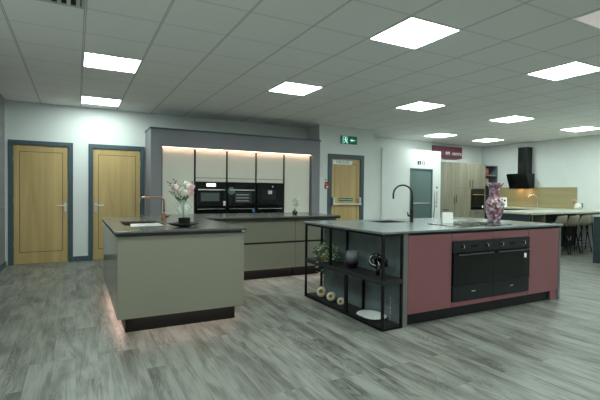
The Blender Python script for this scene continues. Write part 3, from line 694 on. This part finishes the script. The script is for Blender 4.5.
# hob
o = thing('hob', (4.1, 3.4, .923), 'flat black glass hob set on the pink island worktop', 'hob')
obj('glass_plate', B((3.62, 4.50, 3.16, 3.63, .9225, .928)), 'glassblack', o, bev=.002)
for (x, y, r) in ((3.80, 3.50, .08), (3.80, 3.29, .07), (4.06, 3.40, .11), (4.32, 3.50, .08), (4.32, 3.29, .07)):
    obj('cooking_zone', lathe([(r, 0), (r+.003, 0), (r+.003, .0008), (r, .0008), (r, 0)], 40, (x, y, .9281)), 'steel', o)
# folded card on the hob's back edge
o = thing('card_stand', (3.97, 3.64, .93), 'blank white standing card behind the hob', 'card')
q = Vector((3.97, 3.64, 0))
def quad_slab(p0, p1, z0, z1, lean):
    p0 = Vector(p0); p1 = Vector(p1); n = Vector((-(p1-p0).y, (p1-p0).x, 0)).normalized()
    bm = bmesh.new(); vs = []
    for dn in (0, .002):
        for p, z, l in ((p0, z0, 0), (p1, z0, 0), (p1, z1, lean), (p0, z1, lean)):
            v = p+n*(dn+l); vs.append(bm.verts.new((v.x, v.y, z)))
    for f in ((0, 1, 2, 3), (7, 6, 5, 4), (0, 4, 5, 1), (1, 5, 6, 2), (2, 6, 7, 3), (3, 7, 4, 0)): bm.faces.new([vs[i] for i in f])
    return bm
A0 = q-R_*.065; A1 = q+R_*.065
obj('front_leaf', quad_slab((A0.x, A0.y, 0), (A1.x, A1.y, 0), .924, 1.055, .03), 'white', o)
A0 += F_*.065; A1 += F_*.065
obj('back_leaf', quad_slab((A1.x, A1.y, 0), (A0.x, A0.y, 0), .924, 1.055, .03), 'white', o)
# flat leaflets
for (x, y, a, lab) in ((4.42, 3.98, .3, 'small white leaflet lying left of the floral vase, the nearer one'), (4.62, 4.02, -.2, 'small white leaflet lying right behind the nearer one by the floral vase')):
    bm = B((-.07, .07, -.05, .05, 0, .003)); o = obj('leaflet', bm, 'leaflet' if x > 4.5 else 'white'); o.location = (x, y, .9225); o.rotation_euler = (0, 0, a)
    tag(o, lab, 'leaflet')
# floral vase
fx, fy = 4.725, 3.58
VZ = 1.52
def flute(a, z): return 1+.10*max(0, (z-.40)/.10)*math.cos(6*a)
o = obj('floral_vase', lathe([(0, 0), (.074, 0), (.076, .02), (.070, .035), (.088, .08), (.107, .14), (.114, .20), (.106, .25), (.082, .295), (.066, .32), (.063, .36), (.064, .41), (.078, .455), (.104, .50), (.098, .50), (.072, .455), (.056, .41), (.056, .33), (0, .30)], 48, (fx, fy, .924), wob=flute), 'floral', smooth=True)
tag(o, 'large pink and white floral pattern vase with fluted rim on the pink island', 'vase')

# ------------------------------------------------------------------ things on the display shelf
lx, ly = 2.60, 4.23
o = thing('potted_plant', (lx, ly, ZM+.001), 'trailing variegated plant in a brass pot on the middle shelf', 'plant')
obj('pot', lathe([(0, 0), (.045, 0), (.058, .05), (.060, .105), (.055, .105), (.052, .09), (0, .09)], 28, (lx, ly, ZM+.001)), 'potbrass', o, smooth=True)
rnd = random.Random(11)
bmA, bmB, bmS = bmesh.new(), bmesh.new(), bmesh.new()
for k in range(44):
    a = rnd.uniform(0, 2*PI); rad = rnd.uniform(.09, .19)
    if k < 16: a = rnd.uniform(-2.1, -1.3) ; rad = rnd.uniform(.14, .27)       # toward the near end of the shelf
    if k in (9, 10, 11, 12): a = PI+rnd.uniform(.1, .9); rad = .14
    dxr, dyr = math.cos(a)*rad*.75, math.sin(a)*rad
    top = ZM+.13+rnd.uniform(0, .09)
    drop = rnd.uniform(.0, .12)+(.18 if k in (9, 10, 11, 12) else 0)
    pts = [Vector((lx, ly, ZM+.095)), Vector((lx+dxr*.5, ly+dyr*.5, top)), Vector((lx+dxr*.9, ly+dyr*.9, top-.02)), Vector((lx+dxr*1.02, ly+dyr*1.02, max(ZM+.02 if dxr > -.07 else .2, top-.04-drop)))]
    tube(pts, .002, 5, bmS)
    for q in range(13):
        u = .15+q*.07
        i = min(2, int(u*3)); p = pts[i].lerp(pts[i+1], u*3-i)
        d = Vector((rnd.uniform(-1, 1), rnd.uniform(-1, 1), rnd.uniform(-.7, .5)))
        p.x = min(p.x, 2.70)
        if p.x+d.normalized().x*.035 > 2.715: d.x = -abs(d.x)
        leaf(bmA if rnd.random() < .55 else bmB, p, d, Vector((rnd.uniform(-.6, .2), -.5, .8)).normalized(), rnd.uniform(.03, .05), .014)
obj('leaves', bmA, 'leaf', o); obj('pale_leaves', bmB, 'leafpale', o, label='pale cream-green leaves'); obj('stems', bmS, 'stem', o)
# smoke glass vase with gradient
def grad():
    m = M['smoke']; nt = m.node_tree; b = nt.nodes['Principled BSDF']
    tc = nt.nodes.new('ShaderNodeTexCoord'); sp = nt.nodes.new('ShaderNodeSeparateXYZ'); mr = nt.nodes.new('ShaderNodeMapRange')
    mr.inputs['From Min'].default_value = ZM+.02; mr.inputs['From Max'].default_value = ZM+.14
    rp = nt.nodes.new('ShaderNodeValToRGB'); rp.color_ramp.elements[0].color = (.02, .006, .014, 1); rp.color_ramp.elements[1].color = (.22, .235, .24, 1); rp.color_ramp.elements[0].position = .3
    L = nt.links.new; L(tc.outputs['Object'], sp.inputs[0]); L(sp.outputs['Z'], mr.inputs['Value']); L(mr.outputs[0], rp.inputs[0]); L(rp.outputs[0], b.inputs['Base Color'])
grad()
o = obj('glass_vase', lathe([(0, 0), (.035, 0), (.05, .015), (.068, .06), (.070, .11), (.064, .185), (.060, .185), (.065, .11), (.062, .06), (.045, .022), (0, .02)], 36, (2.62, 3.71, ZM+.001)), 'smoke', smooth=True)
tag(o, 'smoked glass vase fading from grey rim to dark plum base on the middle shelf', 'vase')
# knot sculpture
pts = []
for k in range(97):
    a = 2*PI*k/96
    x = math.sin(a)+2*math.sin(2*a); y = math.cos(a)-2*math.cos(2*a); z = -math.sin(3*a)
    pts.append(Vector((2.615+z*.03, 3.27+x*.036, ZM+.122+y*.034)))
bm = tube(pts[:-1]+[pts[-1]], .021, 10)
o = obj('knot_ornament', bm, 'glossblack', smooth=True); tag(o, 'glossy black knotted ornament at the near end of the middle shelf', 'ornament')
# three pebble tealight holders
for (y, r, lab) in ((4.26, .064, 'largest cream round holder with gold hollow, farthest of three on the bottom shelf'), (4.05, .054, 'middle-sized cream round holder with gold hollow, second of three on the bottom shelf'), (3.85, .044, 'smallest cream round holder with gold hollow, nearest of three on the bottom shelf')):
    c = (2.575, y, .037+r*.99)
    t = thing('candle_holder', (2.575, y, .037), lab, 'candle holder', 'cream round holders on the bottom shelf')
    ax = Vector((-.62, -.72, .25)).normalized(); q = Vector((0, 0, 1)).rotation_difference(ax)
    prof = [(0, -r)]+[(r*math.sin(a), -r*math.cos(a)) for a in [PI*k/16 for k in range(1, 14)]]+[(r*.42, r*.80), (r*.38, r*.45)]
    bm = lathe(prof, 28); bmesh.ops.transform(bm, matrix=Matrix.Translation(c) @ q.to_matrix().to_4x4(), verts=bm.verts)
    obj('shell', bm, 'bone', t, smooth=True)
    bm = lathe([(r*.44, r*.79), (r*.36, r*.45), (r*.3, 0), (0, -r*.1)], 24); bmesh.ops.transform(bm, matrix=Matrix.Translation(c) @ q.to_matrix().to_4x4(), verts=bm.verts)
    obj('hollow', bm, 'gold', t, smooth=True, label='gold inside')
o = obj('platter', lathe([(0, 0), (.06, 0), (.13, .018), (.165, .03), (.16, .034), (.10, .014), (0, .01)], 40, (0, 0, 0), wob=lambda a, z: .72+.28*abs(math.sin(a))), 'dish', smooth=True)
o.location = (2.60, 3.34, .037); tag(o, 'flat oval white dish on the bottom shelf', 'dish')
# dried stem against the side panel
o = thing('dried_stem', (2.69, 3.17, .037), 'thin silvery dried stem standing at the near end of the bottom shelf', 'plant')
bm = bmesh.new(); rnd = random.Random(5)
for k in range(26):
    z = .07+k*.008; leaf(bm, (2.69+rnd.uniform(-.001, .001), 3.17+rnd.uniform(-.001, .001), z), Vector((rnd.uniform(-1, .3), rnd.uniform(-1, 1), rnd.uniform(0, 1))), Vector((-1, -.3, .3)).normalized(), .032, .006)
obj('seed_heads', bm, 'surround', o); obj('stem', tube([(2.69, 3.17, .037), (2.692, 3.165, .15), (2.69, 3.17, .28)], .002, 6), 'bone', o)

# ------------------------------------------------------------------ exit wall fittings
o = thing('exit_sign', (5.47, 7.95, 2.44), 'green emergency exit sign with running figure and arrow above the exit door', 'sign')
obj('housing', B((5.25, 5.68, 7.915, 7.95, 2.375, 2.56)), 'signgreen', o); obj('housing_rim', B((5.24, 5.69, 7.925, 7.95, 2.56, 2.572), (5.24, 5.69, 7.925, 7.95, 2.363, 2.375)), 'lampframe', o)
y = 7.913
fig = bmesh.new()
for p in ([(5.29, 2.39), (5.30, 2.39), (5.30, 2.54), (5.29, 2.54)], [(5.30, 2.53), (5.40, 2.53), (5.40, 2.54), (5.30, 2.54)], [(5.40, 2.39), (5.41, 2.39), (5.41, 2.54), (5.40, 2.54)],
          [(5.345, 2.50), (5.365, 2.505), (5.38, 2.455), (5.355, 2.45)], [(5.355, 2.455), (5.375, 2.455), (5.42, 2.40), (5.405, 2.395)], [(5.355, 2.455), (5.37, 2.45), (5.335, 2.40), (5.32, 2.405)], [(5.31, 2.47), (5.345, 2.495), (5.35, 2.485), (5.315, 2.46)], [(5.365, 2.495), (5.41, 2.47), (5.405, 2.46), (5.36, 2.48)]):
    prism(p, 'y', y-.002, y+.002, fig)
prism([(5.362+.013*math.cos(a*PI/5), 2.518+.013*math.sin(a*PI/5)) for a in range(10)], 'y', y-.002, y+.002, fig)
obj('running_figure', fig, 'signwhite', o, label='pale running figure')
obj('arrow', prism([(5.62, 2.475), (5.62, 2.455), (5.545, 2.455), (5.545, 2.43), (5.485, 2.465), (5.545, 2.50), (5.545, 2.475)], 'y', y-.002, y+.002), 'signwhite', o, label='pale arrow')
o = thing('fire_alarm_point', (4.885, 7.95, 1.42), 'red break-glass fire alarm point on the wall beside the exit door', 'fire alarm')
obj('case', B((4.84, 4.93, 7.91, 7.95, 1.36, 1.46)), 'red', o, bev=.006); obj('glass_window', B((4.862, 4.908, 7.907, 7.91, 1.385, 1.42)), 'white', o)
o = obj('alarm_notice', B((4.845, 4.925, 7.945, 7.95, 1.47, 1.515)), 'red'); tag(o, 'small red and white notice right above the red fire alarm point', 'sign')
o = thing('wall_switch', (4.86, 7.95, 1.56), 'small pale round-dial switch above the red fire alarm point', 'switch')
obj('switch_plate', B((4.825, 4.905, 7.94, 7.95, 1.525, 1.60)), 'socket', o); obj('dial', lathe([(0, 0), (.02, 0), (.018, .012), (0, .012)], 20), 'surround', o, local=True).matrix_basis = Matrix.Translation((.005, -.01, .0)) @ Matrix.Rotation(PI/2, 4, 'X')

# ------------------------------------------------------------------ partition fittings
o = thing('toilet_sign', (8.0, 8.3, 2.04), 'pair of small black pictogram plates above the teal glass door', 'sign')
y = 8.296
obj('plate', B((7.90, 8.02, y, 8.3, 2.035, 2.13)), 'letterblack', o); obj('plate', B((8.06, 8.16, y, 8.3, 2.035, 2.13)), 'surround', o, label='grey pictogram plate')
def person_icon(cx, z, m, par, skirt):
    bm = prism([(cx+.009*math.cos(a*PI/5), z+.07+.009*math.sin(a*PI/5)) for a in range(10)], 'y', y-.002, y)
    w1 = .022 if skirt else .012
    prism([(cx-.012, z+.056), (cx+.012, z+.056), (cx+w1, z+.03), (cx-w1, z+.03)], 'y', y-.002, y, bm)
    prism([(cx-.009, z+.03), (cx+.009, z+.03), (cx+.007, z+.004), (cx-.007, z+.004)], 'y', y-.002, y, bm)
    obj('pictogram', bm, m, par)
person_icon(7.96, 2.04, 'letterwhite', o, False); person_icon(8.11, 2.04, 'letterwhite', o, True)
# banner with upright lettering right of the door
o = thing('wall_graphic', (8.58, 8.3, .7), 'tall narrow white wall graphic with dark upright lettering beside the teal door', 'wall graphic')
obj('sheet', B((8.47, 8.70, 8.294, 8.299, .35, 1.55)), 'wall', o)
ROTV = Euler((0, 0, 0)).to_matrix()
me_rot = Matrix.Rotation(PI/2, 3, 'X') @ Matrix.Rotation(-PI/2, 3, 'Z')
text('lettering', 'kitchens', .13, (8.60, 8.2935, 1.12), me_rot.to_euler(), 'letterblack', o)
obj('emblem', B((8.575, 8.625, 8.292, 8.294, 1.42, 1.47)), 'letterblack', o, label='small dark square emblem')
obj('swoosh', tube([(8.50, 8.2925, 1.35), (8.515, 8.2925, 1.1), (8.52, 8.2925, .9), (8.50, 8.2925, .7), (8.46, 8.2925, .5)], [.004, .008, .011, .012, .004], 6), 'letterblack', o, label='dark curved stroke')

# burgundy sign
o = thing('hanging_sign', (9.7, 8.93, 2.34), 'burgundy sign board with white lettering above the oak cabinets', 'sign')
obj('sign_board', B((9.02, 10.22, 8.88, 8.91, 2.335, 2.665)), 'burgundy', o)
text('lettering', 'on', .17, (9.62, 8.879, 2.48), FACE_Y, 'letterwhite', o)
text('lettering', 'centre', .15, (10.0, 8.879, 2.47), FACE_Y, 'letterwhite', o)
obj('bracket', B((9.3, 9.34, 8.91, 9.0, 2.45, 2.55), (9.95, 9.99, 8.91, 9.0, 2.45, 2.55)), 'steel', o)

# ------------------------------------------------------------------ oak tall cabinets
KY = 8.4; KZ = 2.16
def oakcab(x0, x1, lab):
    t = thing('tall_cabinet', ((x0+x1)/2, KY, 0), lab, 'cabinet')
    return t
def carc(t, x0, x1, z0=.1): obj('carcass', B((x0, x1, KY+.022, 8.99, z0, KZ)), 'olive', t); obj('plinth', B((x0, x1, KY+.06, 8.95, 0, .1)), 'plinth', t)
def vhandle(p, x, z0, z1): obj('handle', tube([(x, KY-.025, z0), (x, KY-.025, z1)], .007, 8), 'tapblack', p)
def hhandle(p, x0, x1, z): obj('handle', tube([(x0, KY-.025, z), (x1, KY-.025, z)], .007, 8), 'tapblack', p)
t = oakcab(8.83, 9.40, 'grey oak tall cabinet at the left, next to the white partition'); carc(t, 8.83, 9.40)
d = obj('door', B((8.833, 9.397, KY, KY+.022, .90, KZ)), 'oak', t); vhandle(d, 9.36, .98, 1.2)
d = obj('drawer', B((8.833, 9.397, KY, KY+.022, .50, .895)), 'oak', t); hhandle(d, 8.95, 9.15, .84)
t = oakcab(9.40, 10.03, 'grey oak tall cabinet in the middle, with an upper and a lower door'); carc(t, 9.40, 10.03)
d = obj('upper_door', B((9.403, 10.027, KY, KY+.022, 1.445, KZ)), 'oak', t); vhandle(d, 9.98, 1.47, 1.68)
d = obj('lower_door', B((9.403, 10.027, KY, KY+.022, .11, 1.435)), 'oak', t); vhandle(d, 9.45, 1.02, 1.24)
t = oakcab(10.03, 10.66, 'grey oak tall cabinet housing the far black oven'); obj('carcass', B((10.03, 10.66, KY+.022, 8.99, 1.43, KZ), (10.03, 10.66, KY+.022, 8.99, .1, .82), (10.03, 10.66, 8.93, 8.99, .82, 1.43)), 'oak', t); obj('plinth', B((10.03, 10.66, KY+.06, 8.95, 0, .1)), 'plinth', t)
obj('side_filler', B((10.03, 10.06, KY, 8.93, .82, 1.43), (10.63, 10.66, KY, 8.93, .82, 1.43)), 'oak', t)
d = obj('upper_door', B((10.033, 10.657, KY, KY+.022, 1.445, KZ)), 'oak', t); vhandle(d, 10.09, 1.47, 1.68)
d = obj('drawer', B((10.033, 10.657, KY, KY+.022, .64, .815)), 'oak', t); hhandle(d, 10.25, 10.45, .73)
obj('drawer', B((10.033, 10.657, KY, KY+.022, .11, .635)), 'oak', t)
t = thing('oven', (10.345, KY, .83), 'far black oven built into the grey oak tall cabinets', 'oven')
obj('body', B((10.07, 10.62, KY+.01, KY+.5, .83, 1.42)), 'ovenpanel', t); obj('oven_door', B((10.065, 10.625, KY-.01, KY+.01, .83, 1.30)), 'glassblack', t)
obj('control_panel', B((10.065, 10.625, KY-.01, KY+.01, 1.305, 1.42)), 'ovenpanel', t); obj('handle', B((10.11, 10.58, KY-.04, KY-.028, 1.255, 1.27)), 'steel', t)
obj('energy_label', B((10.53, 10.58, KY-.012, KY-.01, .87, .95)), 'white', t, label='small white sticker')
# open shelf
t = thing('open_shelf', (10.94, KY, 0), 'tall dark open shelf unit between the oak cabinets and the black hood', 'shelf')
sx0, sx1 = 10.66, 11.20
obj('side_board', B((sx0, sx0+.02, KY, 8.99, 0, 2.13)), 'islandback', t); obj('side_board', B((sx1-.02, sx1, KY, 8.99, 0, 2.13)), 'islandback', t)
obj('back_board', B((sx0+.02, sx1-.02, 8.97, 8.99, 0, 2.13)), 'navy', t)
for z in (.02, .42, .86, 1.22, 1.54, 1.82, 2.11): obj('shelf_board', B((sx0+.02, sx1-.02, KY+.002, 8.97, z, z+.02)), 'surround', t)
for (z, m, lab) in ((1.841, 'orange', 'terracotta box on the top level of the dark open shelf'), (1.561, 'tan', 'tan box on the second level of the dark open shelf')):
    o = thing('storage_box', (10.78, 8.55, z), lab, 'box'); obj('box_body', B((10.69, 10.88, KY+.06, KY+.3, z, z+.17)), m, o); obj('lid', B((10.685, 10.885, KY+.055, KY+.305, z+.17, z+.20)), 'orange', o)

# ------------------------------------------------------------------ right wall kitchen
GX0 = 10.65
o = thing('base_cabinet', (10.95, 7.2, 0), 'dark navy base cabinets along the right wall under the honey splashback', 'cabinet')
obj('carcass', cells([GX0+.022, 10.78, 11.15, 11.24], [6.22, 7.0, 7.5, 8.38], [(i, j) for i in range(3) for j in range(3) if (i, j) != (1, 1)], .1, .878), 'navy', o)
obj('plinth', B((GX0+.08, 11.2, 6.22, 8.3, 0, .1)), 'rail', o)
for a, b in ((6.22, 6.9), (6.9, 7.6), (7.6, 8.37)): obj('door', B((GX0, GX0+.022, a+.003, b-.003, .11, .87)), 'navy', o)
# peninsula
PX0, PY0, PY1 = 7.98, 5.24, 6.2
o = thing('peninsula_cabinet', (8.4, 5.7, 0), 'dark navy peninsula cabinet with an open cubby, behind the pink island', 'cabinet')
obj('end_panel', B((PX0, PX0+.02, PY0, PY1, 0, .878)), 'navy', o)
obj('carcass', B((PX0+.02, 8.06, PY0+.02, PY1, .0, .878), (8.06, 8.5, PY0+.4, PY1, 0, .878), (8.06, 8.5, PY0+.02, PY0+.4, 0, .5)), 'navy', o)
obj('cubby_frame', B((8.06, 8.08, PY0, PY0+.38, .5, .878), (8.48, 8.5, PY0, PY0+.38, .5, .878), (8.08, 8.48, PY0, PY0+.38, .5, .52), (8.08, 8.48, PY0, PY0+.38, .86, .878)), 'olive', o, label='olive framed open cubby')
obj('knee_panel', B((8.5, 11.24, PY1-.06, PY1, 0, .878)), 'darkwall', o, label='dark panel behind the stools')
o = thing('ornament', (8.25, 5.38, .52), 'small white and dark ornament in the open cubby of the peninsula', 'ornament')
obj('ornament_body', lathe([(0, 0), (.05, 0), (.06, .03), (.03, .07), (.04, .1), (.0, .13)], 16, (8.27, 5.34, .521)), 'ceramic', o, smooth=True)
ob = obj('ornament_ball', lathe([(0, 0), (.03, .01), (.04, .04), (.03, .07), (0, .08)], 16, (8.36, 5.36, .521)), 'stool', o, smooth=True)
xs = [PX0-.02, GX0-.02, 10.80, 11.12, 11.245]; yy = [PY0-.06, 6.22, 7.02, 7.48, 8.385]
fill = [(i, 0) for i in range(4)]+[(i, j) for i in (1, 2, 3) for j in (1, 2, 3) if not (i == 2 and j == 2)]
o = obj('worktop', cells(xs, yy, fill, .88, .92), 'paletop', bev=.003); tag(o, 'pale speckled quartz worktop of the far right kitchen and its breakfast bar', 'worktop')
o = thing('sink', (10.96, 7.25, .72), 'pale sink below the arched tap in the far quartz worktop', 'sink')
obj('basin', cells([10.802, 10.812, 11.108, 11.118], [7.022, 7.032, 7.468, 7.478], [(i, j) for i in range(3) for j in range(3) if (i, j) != (1, 1)], .74, .915), 'steel', o); obj('basin_floor', B((10.812, 11.108, 7.032, 7.468, .73, .75)), 'steel', o)
o = obj('splashback', B((11.235, 11.249, 6.13, 8.385, .922, 1.48)), 'splash'); tag(o, 'honey-coloured oak splashback panel behind the far tap', 'splashback')
# tap
P0 = Vector((11.17, 7.12, .921)); D = Vector((-.75, .66, 0)); rr = .12
o = thing('tap', tuple(P0), 'pale arched tap in front of the honey splashback', 'tap')
arc = [P0, P0+Vector((0, 0, .2))]+[P0+D*(rr-rr*math.cos(a))+Vector((0, 0, .23+rr*math.sin(a))) for a in [k*PI*.9/14 for k in range(15)]]
obj('spout', tube(arc, .012, 10), 'chrome', o, smooth=True); obj('tap_base', lathe([(0, 0), (.027, 0), (.027, .05), (0, .05)], 20, tuple(P0)), 'chrome', o)
obj('lever', tube([P0+Vector((-.02, -.01, .06)), P0+Vector((-.07, -.03, .1))], .007, 8), 'chrome', o)
# hood
hx = 11.24
o = thing('cooker_hood', (11.1, 7.6, 1.5), 'black angled cooker hood with a tall chimney on the right wall', 'cooker hood')
obj('chimney', B((10.99, hx, 7.34, 7.60, 1.84, 2.60)), 'hood', o)
obj('hood_body', prism([(10.96, 1.56), (11.02, 1.45), (hx, 1.45), (hx, 1.84), (10.92, 1.84), (10.90, 1.78)], 'y', 7.26, 7.82), 'ovenpanel', o)
obj('glass_front', prism([(10.985, 1.44), (11.005, 1.44), (10.845, 1.84), (10.825, 1.84)], 'y', 7.24, 7.84), 'glassblack', o, label='slanting black glass front')
obj('top_board', B((10.84, hx, 7.26, 7.82, 1.84, 1.86)), 'hood', o)
for y in (7.4, 7.68): obj('spotlight', lathe([(0, -.004), (.03, -.004), (.03, 0), (0, 0)], 18, (11.12, y, 1.4495)), 'spot', o, label='warm hood spotlight')
# items on the far worktop
o = thing('picture_card', (10.55, 7.9, .921), 'white standing card with dark round motifs behind the floral vase', 'card')
qq = Vector((10.80, 7.90, 0)); A0 = qq-R_*.12; A1 = qq+R_*.12
obj('card_panel', quad_slab((A0.x, A0.y, 0), (A1.x, A1.y, 0), .9215, 1.19, .03), 'white', o)
for (a, z) in ((-.03, 1.13), (.05, 1.10), (.02, .99)):
    p = qq+R_*a-F_*.0; k = obj('motif', lathe([(0, 0), (.03, 0), (.03, .003), (0, .003)], 16), 'letterblack', o, local=True)
    k.matrix_basis = Matrix.Translation(Vector((p.x, p.y, z))-Vector(o.location)-F_*.003+F_*(.03*(z-.92)/.27)) @ Matrix.Rotation(-YAW, 4, 'Z') @ Matrix.Rotation(PI/2, 4, 'X')
o = thing('jug', (11.05, 5.95, .921), 'white jug with a brown lid on the breakfast bar near the splashback', 'jug')
jx, jy = 11.05, 6.0
obj('jug_body', lathe([(0, 0), (.07, 0), (.085, .05), (.07, .12), (.05, .16), (0, .165)], 24, (jx, jy, .921)), 'ceramic', o, smooth=True)
obj('jug_lid', lathe([(0, .165), (.05, .165), (.062, .20), (.05, .245), (0, .26)], 20, (jx-.05, jy+.06, .921)), 'tan', o, smooth=True)
obj('jug_handle', tube([Vector((jx, jy, 1.07))+R_*.04, Vector((jx, jy, 1.07))+R_*.11, Vector((jx, jy, .98))+R_*.12, Vector((jx, jy, .95))+R_*.07], .009, 8), 'navy', o, smooth=True)
# bar stools
def stool():
    t = thing('bar_stool', (0, 0, 0))
    bm = bmesh.new(); n = 14; rows = []
    # shell: seat curving up into a low rounded back (back at -Y)
    prof = [(.20, .625, .18), (.10, .60, .215), (0, .59, .23), (-.10, .595, .235), (-.17, .625, .235), (-.205, .70, .23), (-.225, .78, .215), (-.235, .85, .185)]
    for (y, z, hw) in prof:
        row = []
        for k in range(n+1):
            u = -1+2*k/n; rise = .05*u*u*u*u+(.02*u*u); fwd = .09*u*u if z > .62 and y < 0 else 0
            row.append(bm.verts.new((u*hw*.92, y+fwd, z+(rise if y > -.16 else -.02*u*u))))
        rows.append(row)
    for a, b in zip(rows, rows[1:]):
        for k in range(n): bm.faces.new([a[k], a[k+1], b[k+1], b[k]])
    ext = bmesh.ops.solidify(bm, geom=bm.faces[:], thickness=.014)
    obj('seat_shell', bm, 'stool', t, smooth=True, local=True)
    for sx in (-1, 1):
        for sy in (-1, 1): obj('leg', tube([(sx*.10, sy*.10, .60), (sx*.19, sy*.19, 0)], [.014, .010], 8), 'frame', t, local=True)
    obj('footrest', tube([(-.17, -.165, .22), (.17, -.165, .22)], .008, 8), 'frame', t, local=True)
    obj('footrest', tube([(-.17, .165, .22), (.17, .165, .22)], .008, 8), 'frame', t, local=True)
    return t
st = stool(); labs = ['leftmost taupe bar stool under the pale breakfast bar', 'second taupe bar stool from the left under the pale breakfast bar', 'third taupe bar stool from the left under the pale breakfast bar', 'rightmost taupe bar stool, partly behind the dark navy island']
for k, x in enumerate((9.10, 9.55, 10.0, 10.45)):
    o = st if k == 0 else dup(st)
    o.location = (x, 5.40, 0); tag(o, labs[k], 'stool', 'bar stools at the breakfast bar')
# sockets on the dark panel
for (x, lab) in ((10.95, 'white double socket low on the dark panel behind the stools'), (9.72, 'small white socket low on the dark panel at the leftmost stool')):
    o = thing('wall_socket', (x, PY1-.06, .15), lab, 'socket'); y = PY1-.06
    obj('face_plate', B((x-.07, x+.07, y-.01, y, .14, .24)), 'socket', o); obj('switch', B((x-.035, x-.015, y-.014, y-.01, .205, .225), (x+.015, x+.035, y-.014, y-.01, .205, .225)), 'socket', o)
# navy island cropped by the right edge
o = thing('kitchen_island', (9.2, 4.0, 0), 'dark navy island cabinet cut off by the right edge of the photo', 'kitchen island')
obj('side_panel', B((8.64, 8.66, 3.0, 4.40, .0, .87)), 'navy', o); obj('carcass', B((8.66, 10.0, 3.0, 4.40, .1, .87)), 'navy', o); obj('plinth', B((8.70, 9.95, 3.06, 4.34, 0, .1)), 'rail', o)
o = obj('worktop', B((8.62, 10.02, 2.98, 4.42, .88, .91)), 'paletop', bev=.003); tag(o, 'pale worktop of the navy island at the right edge', 'worktop')
